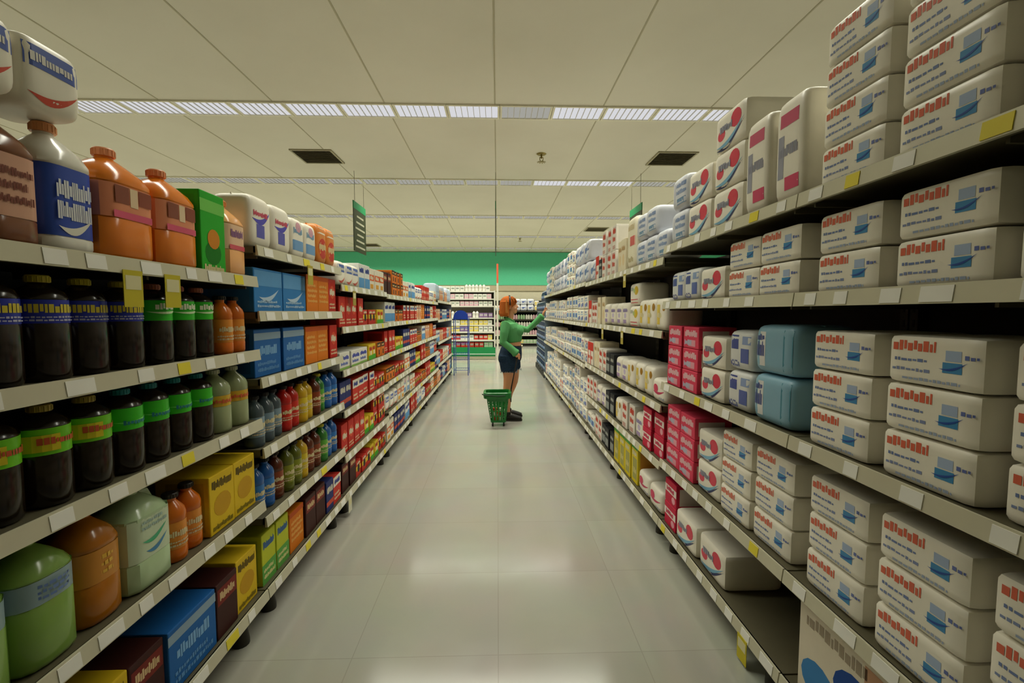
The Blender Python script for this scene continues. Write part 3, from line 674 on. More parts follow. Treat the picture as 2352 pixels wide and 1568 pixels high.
# right goods
GR = {
 0: [[('t_big', 1, 1)], [('t_white', 1, 3)], [('t_white', 1, 3)], [('t_white', 1, 2)], [('t_white', 1, 4)]],
 1: [[('t_big', 1, 1)], [('t_white', 1, 3)], [('t_white', 1, 3)], [('t_white', 1, 2)], [('t_white', 1, 4)]],
 2: [[('t_big', 0.01, 1), ('gap', .22, 1), ('t_swoosh2', .40, 2), ('t_pink2', .22, 1), ('t_wmag', .16, 2)],
     [('t_white', .35, 3), ('t_swoosh', .25, 2), ('t_pink', .40, 3)],
     [('t_light', .22, 2), ('t_navy', .20, 2), ('t_swoosh', .18, 2), ('t_pink', .36, 4)],
     [('t_white', .45, 2), ('t_swoosh', .25, 2), ('t_navy', .30, 1)],
     [('t_magenta', .29, 1), ('t_swoosh2', .46, 3), ('t_purple', .25, 2)]],
 3: [[('t_wmag', .4, 2), ('t_yellow', .28, 1), ('t_yellow', .32, 1)],
     [('t_pink2', .25, 2), ('t_lilac', .25, 1), ('t_redw', .2, 1), ('t_ybag', .3, 1)],
     [('t_wmag', .3, 2), ('t_ybag', .4, 1), ('t_lilac', .3, 1)],
     [('t_ybag', .45, 1), ('t_wyellow', .25, 2), ('t_lilac', .3, 1)],
     [('t_purple', .5, 2), ('t_cream', .32, 1), ('t_cream2', .18, 1)]],
 4: [[('t_black', .3, 1), ('t_redw', .35, 1), ('t_sky', .35, 2)],
     [('t_black', .2, 1), ('t_lilac', .3, 1), ('t_redw', .5, 1)],
     [('t_black', .2, 1), ('t_redw', .3, 1), ('t_cream2', .2, 1), ('t_red', .3, 1)],
     [('t_lilac', .25, 1), ('t_cream2', .3, 1), ('t_redw', .2, 1), ('t_red', .25, 1)],
     [('t_redw', .35, 2), ('t_black', .12, 1), ('t_red', .15, 1), ('t_bulk', .4, 2)]],
}
GR[2][0] = [('gap', .33, 1), ('t_swoosh2', .45, 2), ('t_pink2', .22, 2)]
for i in range(5, 9):
    top = [('t_bulk', 1, 2), ('t_swirl2', .5, 3)] if i % 2 else [('t_sky', .5, 3), ('t_bulk', 1, 2)]
    GR[i] = [[('t_swirl', 1, 4), ('t_swirl2', .7, 4), ('t_sky', .6, 3)] if i % 2 else [('t_sky', .8, 3), ('t_swirl', 1, 4), ('t_redw', .5, 1)],
             [('t_swirl2', .7, 3), ('t_sky', 1, 2)] if i % 2 else [('t_swirl', 1, 3), ('t_swirl2', .6, 2)],
             [('t_swirl', 1, 3), ('t_sky', .7, 2)] if i % 2 else [('t_sky', .7, 2), ('t_swirl2', .8, 2), ('t_swirl', .6, 2)], top]
for i in range(9):
    hs = Hr[i]
    for j, runs in enumerate(GR[i]):
        cl = (hs[j+1]-hs[j]-.055) if j+1 < len(hs) else 9
        shelf_fill('right', BN[i], names(len(hs))[j], XR, Yr[i], Yr[i+1], hs[j], runs, cl)
# dark drinks cases stacked on the floor past the right shelving, on a pallet
t = empty('pallet', (XR+.01, 9.88, 0)); tag(t, 'low dark pallet under the blue bottle cases past the right shelving', 'pallet')
p = MB()
for i in range(5): p.box(.0, .62, i*.46, i*.46+.36, .09, .12, M('#2a2a22', .7))
ob('deck', p.build('pallet_deck'), t)
p = MB()
for x in (0, .28, .54): p.box(x, x+.07, 0, 2.2, .0, .09, M('#23231c', .7))
ob('runner', p.build('pallet_runner'), t)
for c in range(5):
    for l in range(8):
        if l >= 7 and c > 1: continue
        o = place('water', XR+.02, 10.1+c*.425, .122+l*.2245, -PI/2)
        tag(o, 'dark blue bottle case, %s column from the shelving, %s from floor' % (ORD[c], ORD[l]), 'drinks case', 'bottle cases stacked past the right shelving')
finish_labels()

# ------------------------------------------------------------------ refrigerated end case, Y = 13.9
CY = 13.9
t = empty('display_case', (0, CY, 0)); tag(t, 'tall white open display case with green base at the end of the aisle', 'display case')
x0, x1 = -3.4, -.07; wm = M('#dcdccf', .4); gr = M('#1e8a4c', .45)
cs = MB(); cs.box(x0, x1, .02, .6, .0, .10, M('#cfc9ad', .6)); cs.box(x0, x1, 0, .02, .015, .10, M('#cfc9ad', .6)); ob('kick_plate', cs.build('kick'), t)
cs = MB(); cs.box(x0, x1, -.02, .6, .10, .37, gr); ob('base_panel', cs.build('case_base'), t)
cs = MB(); cs.box(x0, x1, -.03, -.02, .155, .18, M('#cfe2cf', .4)); ob('bumper', cs.build('bumper'), t)
cs = MB(); cs.box(x0, x1, .58, .62, .1, 2.10, M('#c9c5b0', .6)); ob('back_panel', cs.build('case_back'), t)
cz = [.60, .85, 1.05, 1.27, 1.63, 1.85, 2.08]
for z in cz:
    s = MB(); s.box(x0, x1, .10 if z > 1 else .03, .58, z-.02, z, wm); sh = ob('shelf', s.build('case_shelf'), t)
    r = MB(); yy = .09 if z > 1 else .02; r.box(x0, x1, yy, yy+.012, z-(.03 if z > 1 else .045), z+.008, wm); ob('price_rail', r.build('case_rail'), sh)
for xx in (x0, x1-.04):
    s = MB(); s.box(xx, xx+.04, .0, .6, .1, 2.10, wm); ob('side_panel', s.build('case_side'), t)
p = MB(); p.box(x1-.01+.05, x1+.095, -.06, .0, 0, 2.32, M('#d6d3c2', .4)); p.box(x1+.04, x1+.095, -.06, 0, 2.32, 2.9, M('#cf5b3c', .5))
o = ob('post', p.build('post'), None, (0, CY, 0)); tag(o, 'slim white post with red upper section at the right end of the display case', 'post')
def face_row(tagp, y, z, xa, xb, keys, shelf, group, seed, lay=1):
    rnd = random.Random(seed); x = xa; cnt = 0; key = None; left = 0
    while True:
        if left <= 0: key = rnd.choice(keys); left = rnd.choice((2, 3))
        d = D[key]
        if x+d['w'] > xb: break
        for l in range(lay):
            if l and rnd.random() < .3: continue
            o = place(key, x+d['w']/2, y, z+.001+l*(d['h']+.0015), rnd.uniform(-.02, .02), small=True)
            cnt_name = ORD[cnt] if cnt < len(ORD) else 'far'
            tag(o, '%s, %s from left%s on %s shelf %s' % (d['desc'], cnt_name, ' upper' if l else '', shelf, tagp), d['cat'], group)
        x += d['w']+rnd.uniform(.004, .02); cnt += 1; left -= 1
g = 'goods in the display case at the aisle end'
xa = -1.85
tp = 'of the far display case'
face_row(tp, CY+.06, .372, xa, -.13, ['q_red', 'q_green', 'q_red', 'q_white'], 'lowest', g, 1)
face_row(tp, CY+.05, .601, xa, -.13, ['q_yellow', 'q_red', 'q_white'], 'second lowest', g, 2)
face_row(tp, CY+.05, .851, xa, -.13, ['q_yellow', 'q_white', 'q_violet'], 'third lowest', g, 3)
face_row(tp, CY+.12, 1.051, xa, -.13, ['q_white', 'q_yellow', 'q_green'], 'fourth lowest', g, 4)
face_row(tp, CY+.12, 1.271, xa, -.13, ['q_violet', 's_white', 'q_white'], 'fifth lowest', g, 5)
face_row(tp, CY+.12, 1.631, xa, -.13, ['q_violet', 'q_white', 'q_pink'], 'third highest', g, 6)
face_row(tp, CY+.12, 1.851, xa, -.13, ['q_white', 'q_red', 'q_pink'], 'second highest', g, 7)
face_row(tp, CY+.12, 2.081, xa, -.13, ['s_white', 'q_white', 's_white', 's_yellow'], 'top', g, 8)

# ------------------------------------------------------------------ wall shelving behind the person
WY = 19.25
t = empty('wall_shelving', (0, WY, 0)); tag(t, 'long dark wall shelving of bottles along the far back wall', 'shelving')
x0, x1 = -.3, 3.4; wz = [.13, .49, .83, 1.14, 1.50]
s = MB(); s.box(x0, x1, 0, .6, .0, .12, M('#15130e', .6)); ob('plinth', s.build('plinth'), t)
s = MB(); s.box(x0, x1, .6, .64, .1, 1.95, M('#1b1912', .7)); ob('back_panel', s.build('wallback'), t)
for z in wz:
    s = MB(); s.box(x0, x1, .02, .6, z-.03, z, M('#26241c', .5)); sh = ob('shelf', s.build('wall_shelf'), t)
    r = MB(); r.box(x0, x1, .0, .02, z-.05, z+.005, M('#3a382c' if z > .8 else '#cfccb8', .5)); ob('price_rail', r.build('wall_rail'), sh)
for xx in (x0, 2.35, x1-.04):
    s = MB(); s.box(xx, xx+.04, .02, .6, .1, 1.95, M('#1b1912', .6)); ob('side_panel', s.build('wall_side'), t)
g = 'bottles on the wall shelving at the back'; tp = 'of far wall shelving'
for z, ks, nm, sd in ((.131, ['q_green', 'q_white', 'q_yellow'], 'lowest', 11), (.491, ['s_white', 's_pink'], 'second', 12), (.831, ['s_yellow', 's_pink', 's_white'], 'middle', 13),
                      (1.141, ['s_pink', 's_green', 's_white'], 'fourth', 14), (1.501, ['p_pale', 't_ybag', 't_bulk'], 'top', 15)):
    face_row(tp, WY+.06, z, -.2, 2.3, ks, nm, g, sd, 2 if nm == 'top' else 1)
# ------------------------------------------------------------------ blue wire display stand
t = empty('display_stand', (-.835, 10.35, 0)); tag(t, 'blue wire display stand with solid arched header beside the left shelving end', 'display stand')
bl = M('#2540a0', .35, .2); pale = M('#5a74b8', .35, .2)
fw, fd, hh = .16, .22, 1.33
for sx in (-1, 1):
    for k, yy in enumerate((0, 2*fd)):
        l = MB(); l.tube([(sx*fw+(.02 if k else 0)*0, yy, .0), (sx*fw, yy, hh)], .009, bl if k == 0 else pale, 8); ob('leg', smooth(l.build('stand_leg'), .7), t)
h = MB(); n = 18
arc = [(fw*1.02*math.cos(PI*i/n), fw*1.02*math.sin(PI*i/n)*.95) for i in range(n+1)]
for yy in (-.006, .006): pass
r1 = [(a, -.008, hh+b) for a, b in arc]; r2 = [(a, .008, hh+b) for a, b in arc]
h.face([Vector(p) for p in reversed(r1)], M('#1c3c9c', .4)); h.face([Vector(p) for p in r2], M('#1c3c9c', .4))
for i in range(n): h.face([r1[i], r1[i+1], r2[i+1], r2[i]], M('#1c3c9c', .4))
h.face([r1[-1], r1[0], r2[0], r2[-1]], M('#1c3c9c', .4))
h.box(-fw*1.02, fw*1.02, -.008, .008, hh-.05, hh, M('#1c3c9c', .4))
ob('header', h.build('stand_header'), t)
for z in (.12, .36, .48, .72, .86, 1.08):
    s = MB(); r = .005
    for yy in (0, 2*fd): s.tube([(-fw, yy, z), (fw, yy, z)], r+.001, bl, 6)
    for xx in (-fw, fw): s.tube([(xx, 0, z), (xx, 2*fd, z)], r+.001, bl, 6)
    for i in range(1, 6): s.tube([(-fw+2*fw*i/6, 0, z), (-fw+2*fw*i/6, 2*fd, z)], .0025, pale, 5)
    ob('wire_shelf', s.build('wire_shelf'), t)

# ------------------------------------------------------------------ green rolling basket
bx, by = -.005, 5.76
t = empty('shopping_basket', (bx, by, 0), 0); tag(t, 'green plastic rolling shopping basket with long black handle beside the person', 'shopping basket')
GB = M('#0a6f26', .32, 0, .5)
def bsec(k, z, off=0, n=40):       # rounded rectangle, taper from bottom to rim
    hx = .098+(.150-.098)*k+off; hy = .085+(.125-.085)*k+off
    out = []
    for j in range(n):
        a = 2*PI*j/n; c, s = math.cos(a), math.sin(a); q = (abs(c)**6+abs(s)**6)**(-1/6)
        out.append(Vector((.012*(1-k)+c*q*hx, s*q*hy, z)))
    return out
b = MB(); N = 40
def zk(z): return (z-.05)/(.43-.05)
levels = [.05, .075, .125, .14, .19, .205, .255, .27, .32, .43]
solid = [True, False, True, False, True, False, True, False, True]
for i in range(len(levels)-1):
    z0, z1 = levels[i], levels[i+1]
    o0, o1 = bsec(zk(z0), z0), bsec(zk(z1), z1); i0, i1 = bsec(zk(z0), z0, -.004), bsec(zk(z1), z1, -.004)
    for j in range(N):
        if not solid[i] and j % 2 == 1: continue
        j2 = (j+1) % N
        b.face([o0[j], o0[j2], o1[j2], o1[j]], GB); b.face([i0[j2], i0[j], i1[j], i1[j2]], GB)
        b.face([o1[j], o1[j2], i1[j2], i1[j]], GB); b.face([i0[j], i0[j2], o0[j2], o0[j]], GB)
        b.face([o0[j], o1[j], i1[j], i0[j]], GB); b.face([o0[j2], i0[j2], i1[j2], o1[j2]], GB)
b.face(list(reversed(bsec(0, .05))), GB); b.face(bsec(0, .053), GB)
ob('basket_body', b.build('basket_body'), t)
b = MB(); b.rings([bsec(1, .370, .002), bsec(1, .362, .022), bsec(1, .385, .026), bsec(1, .432, .026), bsec(1, .440, .016), bsec(1, .436, .0), bsec(1, .39, -.002)], GB, cap=False)
ob('rim', smooth(b.build('rim'), .8), t)
for sx in (-1, 1):
    for sy in (-1, 1):
        w = MB(); w.tube([(.01+sx*.07-.01, sy*.06, .025), (.01+sx*.07+.01, sy*.06, .025)], .025, M('#15150f', .5), 16)
        w.box(.01+sx*.07-.004, .01+sx*.07+.004, sy*.06-.015, sy*.06+.015, .03, .052, GB); ob('wheel', smooth(w.build('wheel'), .6), t)
BK = M('#14140f', .35)
h = MB()                                        # pull handle: two rods that meet at the grip, in the person's hand
gx, gy, gz = .262, .115, .888
h.tube([(.172, -.02, .30), (.176, -.02, .46), (gx-.012, gy-.008, gz-.06)], .007, BK, 10)
h.tube([(.172, .06, .30), (.176, .06, .46), (gx-.004, gy+.016, gz-.06)], .007, BK, 10)
h.tube([(gx-.012, gy-.012, gz-.065), (gx-.004, gy+.022, gz-.06)], .009, BK, 10)
h.tube([(gx-.009, gy+.004, gz-.07), (gx, gy+.005, gz+.035)], [.012, .013], BK, 12)
h.tube([(.150, -.02, .41), (.176, -.02, .41)], .008, BK, 8); h.tube([(.150, .06, .41), (.176, .06, .41)], .008, BK, 8)
ob('pull_handle', smooth(h.build('pull_handle'), .7), t)
h = MB()                                        # the folded carrying handle lying along the rim
h.tube([(-.175, -.10, .41), (-.186, -.142, .422), (-.17, -.160, .418), (0, -.162, .402), (.10, -.160, .41)], .008, M('#0c3a1c', .4), 8); ob('carry_handle', smooth(h.build('carry_handle'), .7), t)
for k, (dx, col, c2, nm) in enumerate(((-.045, '#c8452c', '#e8e0c8', 'red and white packet'), (.03, '#ded8c4', '#c8452c', 'cream packet'), (-.01, '#d9a43a', '#e8e4d0', 'yellow packet'))):
    key = 'basket%d' % k
    carton(key, 'packet', nm, .06, .17 if k < 2 else .12, .04, col, [('r', -.8, -.1, .8, .4, c2)])
    o = place(key, bx+dx+.01, by-.045+(.06 if k == 2 else 0), .056, 0)
    tag(o, nm+' inside the green basket', 'packet', 'packets in the basket')

# ------------------------------------------------------------------ the person
SKIN = bpy.data.materials.new('skin'); SKIN.use_nodes = True
b_ = SKIN.node_tree.nodes['Principled BSDF']; b_.inputs['Base Color'].default_value = (.62, .285, .135, 1)
b_.inputs['Roughness'].default_value = .5; b_.inputs['Subsurface Weight'].default_value = .08; b_.inputs['Subsurface Radius'].default_value = (.02, .008, .004)
def fabric(name, c1, c2, scale, direction='X', bump=.4, kind='wave'):
    m = bpy.data.materials.new(name); m.use_nodes = True; nt = m.node_tree; L = nt.links
    b = nt.nodes['Principled BSDF']; tc = nt.nodes.new('ShaderNodeTexCoord')
    if kind == 'wave':
        w = nt.nodes.new('ShaderNodeTexWave'); w.bands_direction = direction; w.inputs['Scale'].default_value = scale; w.inputs['Distortion'].default_value = 1.2
        w.inputs['Detail'].default_value = 1; w.inputs['Detail Scale'].default_value = 1.5
    else:
        w = nt.nodes.new('ShaderNodeTexNoise'); w.inputs['Scale'].default_value = scale; w.inputs['Detail'].default_value = 6
    L.new(tc.outputs['Object'], w.inputs['Vector'])
    r = nt.nodes.new('ShaderNodeValToRGB'); r.color_ramp.elements[0].color = (*lin(c1), 1); r.color_ramp.elements[1].color = (*lin(c2), 1)
    r.color_ramp.elements[0].position = .2; r.color_ramp.elements[1].position = .8
    out = w.outputs['Fac']
    L.new(out, r.inputs[0]); L.new(r.outputs['Color'], b.inputs['Base Color'])
    bp = nt.nodes.new('ShaderNodeBump'); bp.inputs['Strength'].default_value = bump; bp.inputs['Distance'].default_value = .004
    L.new(out, bp.inputs['Height']); L.new(bp.outputs['Normal'], b.inputs['Normal'])
    b.inputs['Roughness'].default_value = .85; b.inputs['Specular IOR Level'].default_value = .15
    return m
KNIT = fabric('green_rib_knit', '#478c52', '#68ad70', 42, 'X', .45)
DENIM = fabric('dark_denim', '#10202f', '#263a50', 60, kind='noise', bump=.2)
HAIR = fabric('copper_hair', '#964a18', '#c06a2c', 60, 'X', .35)
BLOND = fabric('blond_streak', '#b9712e', '#d39250', 60, 'X', .35)
PY = 6.1
person = empty('person', (.16, PY, 0)); tag(person, 'person with copper bob, green knit top and denim shorts reaching towards the right shelves', 'person')
def limb(bm, pts, rad, n=16, cap=True):
    """closed tube with elliptical sections; pts world (x,y,z), rad (ra, rb): ra along facing side, rb sideways"""
    pts = [Vector(p)-Vector((.16, PY, 0)) for p in pts]; rr = []
    for i, p in enumerate(pts):
        d = (pts[min(i+1, len(pts)-1)]-pts[max(i-1, 0)]).normalized()
        ref = Vector((0, 1, 0)) if abs(d.y) < .9 else Vector((0, 0, 1))
        a = ref.cross(d).normalized(); b = d.cross(a).normalized()     # a: fore-aft, b: sideways
        ra, rb = rad[i] if isinstance(rad[i], tuple) else (rad[i], rad[i])
        rr.append([p+a*(ra*math.cos(2*PI*j/n))+b*(rb*math.sin(2*PI*j/n)) for j in range(n)])
        if i == 0: rr.insert(0, [p-d*min(ra, rb)*.35+(q-p)*.6 for q in rr[0]])
        if i == len(pts)-1: rr.append([p+d*min(ra, rb)*.35+(q-p)*.6 for q in rr[-1]])
    vs = [[bm.verts.new(v) for v in r] for r in rr]
    for a in range(len(vs)-1):
        for j in range(n): bm.faces.new((vs[a][j], vs[a][(j+1) % n], vs[a+1][(j+1) % n], vs[a+1][j]))
    bm.faces.new(list(reversed(vs[0]))); bm.faces.new(vs[-1])
def ball(bm, c, r, rot=None):
    c = Vector(c)-Vector((.16, PY, 0))
    mm = Matrix.Translation(c) @ (rot or Matrix()) @ Matrix.Diagonal((*r, 1))
    bmesh.ops.create_uvsphere(bm, u_segments=20, v_segments=14, radius=1, matrix=mm)
def fleshed(name, bm, mat, voxel, sm=4, extra=None):
    bmesh.ops.recalc_face_normals(bm, faces=bm.faces[:])
    me = bpy.data.meshes.new(name); bm.to_mesh(me); bm.free(); me.materials.append(mat)
    o = ob(name, me, person)
    r = o.modifiers.new('Remesh', 'REMESH'); r.mode = 'VOXEL'; r.voxel_size = voxel; r.use_smooth_shade = True
    s = o.modifiers.new('Smooth', 'SMOOTH'); s.factor = .5; s.iterations = sm
    return o
Yn, Yf = 5.98, 6.22                                  # near and far side of the body
bm = bmesh.new()
# torso and pelvis
limb(bm, [(.165, PY, .80), (.165, PY, .86), (.175, PY, .92), (.200, PY, .99), (.198, PY, 1.06), (.180, PY, 1.14), (.165, PY, 1.22), (.148, PY, 1.28), (.150, PY, 1.32)],
     [(.118, .15), (.135, .17), (.130, .165), (.118, .140), (.114, .134), (.110, .138), (.104, .145), (.070, .125), (.050, .070)], 24)
# neck and head
limb(bm, [(.150, PY, 1.31), (.162, PY, 1.36), (.172, PY, 1.42), (.175, PY, 1.46)], [(.058, .060), (.049, .050), (.047, .048), (.05, .05)])
ball(bm, (.150, PY, 1.555), (.095, .074, .088))       # skull
ball(bm, (.196, PY, 1.503), (.067, .060, .080))       # face
ball(bm, (.210, PY, 1.455), (.048, .046, .036))       # jaw
ball(bm, (.240, PY, 1.438), (.017, .020, .015))       # chin
limb(bm, [(.252, PY, 1.542), (.262, PY, 1.525), (.269, PY, 1.510)], [(.007, .008), (.009, .010), (.010, .013)], 10)   # nose
ball(bm, (.271, PY, 1.508), (.009, .012, .0075))
ball(bm, (.256, PY, 1.478), (.010, .022, .007)); ball(bm, (.253, PY, 1.465), (.010, .019, .007))   # lips
for s in (-1, 1):
    ball(bm, (.240, PY+s*.028, 1.548), (.014, .020, .008))     # brow
    ball(bm, (.222, PY+s*.040, 1.490), (.024, .018, .020))     # cheek
# legs: near
limb(bm, [(.150, Yn+.03, .86), (.150, Yn+.025, .76), (.145, Yn+.02, .66), (.140, Yn+.01, .56), (.128, Yn, .48), (.122, Yn, .44), (.112, Yn, .34), (.118, Yn, .24), (.132, Yn, .13), (.135, Yn, .07)],
     [(.105, .085), (.095, .083), (.080, .077), (.064, .062), (.054, .052), (.050, .050), (.054, .052), (.043, .042), (.030, .030), (.032, .032)])
# far
limb(bm, [(.180, Yf-.03, .86), (.205, Yf-.025, .76), (.222, Yf-.02, .66), (.230, Yf-.01, .56), (.226, Yf, .49), (.205, Yf, .43), (.160, Yf, .34), (.145, Yf, .24), (.145, Yf, .13), (.150, Yf, .07)],
     [(.105, .085), (.092, .083), (.074, .074), (.060, .060), (.052, .052), (.049, .049), (.052, .052), (.042, .042), (.030, .030), (.032, .032)])
for yy, x in ((Yn, .14), (Yf, .155)):
    limb(bm, [(x-.03, yy, .055), (x+.04, yy, .05), (x+.12, yy, .035), (x+.155, yy, .03)], [(.032, .030), (.032, .034), (.02, .038), (.016, .03)])
# near arm down to the handle
Sn, En, Wn = (.105, 5.935, 1.285), (.070, 5.895, 1.050), (.232, 5.878, .915)
limb(bm, [(.14, 6.02, 1.27), (.108, 5.95, 1.268), (.088, 5.91, 1.17), En, (.15, 5.885, .985), Wn], [.04, .040, .036, .034, .031, (.024, .024)])
# far arm, reaching
Sf, Ef, Wf = (.165, 6.265, 1.275), (.420, 6.36, 1.195), (.628, 6.33, 1.395)
limb(bm, [(.15, 6.18, 1.27), (.17, 6.25, 1.262), (.28, 6.32, 1.225), Ef, (.52, 6.345, 1.29), Wf], [.04, .040, .037, .034, .030, .022])
def finger(bm, pts, r=.0078):
    limb(bm, pts, [r, r*.98, r*.92, r*.8][:len(pts)], 10)
# near hand closed round the grip (grip runs roughly upright at x=.257, y=5.88)
limb(bm, [(.225, 5.872, .918), (.240, 5.862, .900), (.262, 5.857, .880)], [(.018, .026), (.030, .015), (.036, .013)])
for k in range(4):
    z = .902-k*.0195; x = .262+k*.001; q = (1, 1.04, 1, .86)[k]
    finger(bm, [(x-.002, 5.857, z), (x+.022*q, 5.859, z-.008), (x+.027*q, 5.884, z-.012), (x+.006, 5.899, z-.012)])
finger(bm, [(.236, 5.872, .905), (.240, 5.893, .902), (.254, 5.904, .898), (.272, 5.900, .895)], .0088)
# far hand: raised, fingertips bent as if picking
limb(bm, [(.628, 6.33, 1.395), (.636, 6.328, 1.420), (.645, 6.325, 1.452)], [(.018, .024), (.016, .030), (.014, .036)])
for k in range(4):
    y = 6.298+k*.0195; q = (.92, 1.0, .95, .78)[k]; bend = (.2, .6, .9, 1.0)[k]
    finger(bm, [(.646, y, 1.455), (.652+.012*bend, y-.001, 1.455+.036*q), (.656+.034*bend, y, 1.455+.058*q-.012*bend), (.652+.042*bend, y, 1.455+.074*q-.042*bend)])
finger(bm, [(.634, 6.302, 1.415), (.640, 6.278, 1.436), (.655, 6.268, 1.458), (.668, 6.272, 1.474)], .0088)
fleshed('body', bm, SKIN, .0045, 3)
# eyes
for s in (-1, 1):
    e = bmesh.new(); ball(e, (.2405, PY+s*.029, 1.531), (.0095, .0120, .0058)); me = bpy.data.meshes.new('eye'); e.to_mesh(me); e.free(); me.materials.append(M('#e8e4da', .2)); smooth(me)
    eo = ob('eye', me, person)
    e = bmesh.new(); ball(e, (.2480, PY+s*.031, 1.531), (.0030, .0050, .0048)); me = bpy.data.meshes.new('iris'); e.to_mesh(me); e.free(); me.materials.append(M('#2a1a10', .2)); ob('iris', smooth(me), eo)
    e = bmesh.new(); limb(e, [(.234, PY+s*.046, 1.550), (.247, PY+s*.032, 1.555), (.253, PY+s*.016, 1.552)], [.002, .003, .002], 8); me = bpy.data.meshes.new('eyebrow'); e.to_mesh(me); e.free(); me.materials.append(HAIR); ob('eyebrow', me, person)
    e = bmesh.new()
    ring = [(.163+.013*math.cos(a), PY+s*(.077+.004*math.cos(a+1)), 1.513+.028*math.sin(a)) for a in [2*PI*i/14 for i in range(15)]]
    limb(e, ring, [.005]*15, 8); ball(e, (.164, PY+s*.074, 1.512), (.010, .004, .021)); ball(e, (.167, PY+s*.076, 1.487), (.006, .004, .008))
    me = bpy.data.meshes.new('ear'); e.to_mesh(me); e.free(); me.materials.append(SKIN); ob('ear', smooth(me), person)
    e = bmesh.new(); ball(e, (.167, PY+s*.083, 1.478), (.004, .004, .004)); me = bpy.data.meshes.new('earring'); e.to_mesh(me); e.free(); me.materials.append(M('#d8b860', .25, .8)); ob('earring', smooth(me), person)
e = bmesh.new(); ball(e, (.2585, PY, 1.4715), (.0085, .018, .0065)); me = bpy.data.meshes.new('lips'); e.to_mesh(me); e.free(); me.materials.append(M('#a8503f', .4)); ob('lips', smooth(me), person)
# hair: a chin-length bob with fringe
bm = bmesh.new()
ball(bm, (.140, PY, 1.562), (.110, .090, .096))
for a in range(-8, 9):                                # curtain round the back and sides
    th = PI+a*PI/2/8*1.02
    cx, cy = .128+.078*math.cos(th), PY+.082*math.sin(th)
    ex, ey = .122+.082*math.cos(th), PY+.088*math.sin(th)
    limb(bm, [(cx, cy, 1.58), ((cx+ex)/2, (cy+ey)/2, 1.49), (ex, ey, 1.42), (ex+.004, ey, 1.388)], [(.022, .020), (.023, .022), (.022, .022), (.014, .017)], 10)
for s in (-1, 1):
    limb(bm, [(.150, PY+s*.076, 1.60), (.143, PY+s*.087, 1.53), (.135, PY+s*.088, 1.46), (.140, PY+s*.080, 1.40)], [(.022, .012), (.016, .012), (.018, .012), (.014, .012)], 10)
for k in range(-4, 5):                                # fringe
    limb(bm, [(.185, PY+k*.012, 1.642), (.232, PY+k*.0145, 1.612), (.254, PY+k*.0155, 1.572)], [(.014, .011), (.014, .011), (.008, .009)], 8)
for s in (-1, 1): limb(bm, [(.19, PY+s*.058, 1.625), (.215, PY+s*.066, 1.585), (.212, PY+s*.068, 1.552)], [.014, .012, .007], 8)
fleshed('hair', bm, HAIR, .005, 2)
for s in (-1, 1):
    bm = bmesh.new(); limb(bm, [(.118, PY+s*.092, 1.61), (.116, PY+s*.102, 1.53), (.121, PY+s*.104, 1.44), (.128, PY+s*.096, 1.388)], [(.008, .005), (.014, .006), (.020, .006), (.018, .005)], 10)
    fleshed('hair_streak', bm, BLOND, .004, 2)
bm = bmesh.new()                                      # black hairband
limb(bm, [(.158+.006*math.cos(a), PY-.102*math.cos(a), 1.535+.130*math.sin(a)) for a in [PI*i/20 for i in range(21)]], [(.011, .006)]*21, 10)
fleshed('hairband', bm, M('#12140f', .4), .004, 2)
# green knit crop top
bm = bmesh.new()
limb(bm, [(.195, PY, 1.052), (.192, PY, 1.09), (.180, PY, 1.15), (.168, PY, 1.22), (.150, PY, 1.285), (.155, PY, 1.325)],
     [(.128, .150), (.136, .156), (.144, .164), (.140, .172), (.112, .162), (.066, .085)], 28)
for s in (-1, 1): ball(bm, (.268, PY+s*.072, 1.190), (.080, .072, .078))
limb(bm, [(.14, 6.02, 1.285), Sn, (.086, 5.905, 1.17), En, (.140, 5.886, .998), (.205, 5.880, .940), (.240, 5.878, .908)], [.062, .066, .058, .050, .046, .048, .058], 18)
limb(bm, [(.15, 6.18, 1.28), Sf, (.28, 6.32, 1.225), Ef, (.52, 6.345, 1.29), (.59, 6.335, 1.358), (.618, 6.331, 1.386)], [.060, .060, .050, .045, .041, .045, .052], 18)
fleshed('knit_top', bm, KNIT, .006, 3)
bm = bmesh.new()                                      # folded collar
for s in (-1, 1):
    limb(bm, [(.085, PY+s*.015, 1.368), (.110, PY+s*.055, 1.362), (.165, PY+s*.070, 1.345), (.215, PY+s*.052, 1.315), (.245, PY+s*.030, 1.285)], [(.016, .007), (.018, .008), (.02, .008), (.019, .007), (.010, .006)], 10)
fleshed('collar', bm, KNIT, .005, 2)
# denim shorts
bm = bmesh.new()
limb(bm, [(.165, PY, .80), (.168, PY, .85), (.182, PY, .92), (.198, PY, .998)], [(.145, .165), (.156, .182), (.148, .176), (.127, .150)], 28)
limb(bm, [(.150, Yn+.035, .85), (.146, Yn+.026, .76), (.150, Yn+.018, .665)], [(.128, .098), (.122, .098), (.108, .094)], 20)
limb(bm, [(.185, Yf-.035, .85), (.205, Yf-.028, .76), (.226, Yf-.020, .672)], [(.122, .098), (.108, .096), (.092, .090)], 20)
ball(bm, (.085, Yn+.045, .825), (.080, .075, .085)); ball(bm, (.085, Yf-.045, .825), (.080, .075, .085))
fleshed('shorts', bm, DENIM, .006, 3)
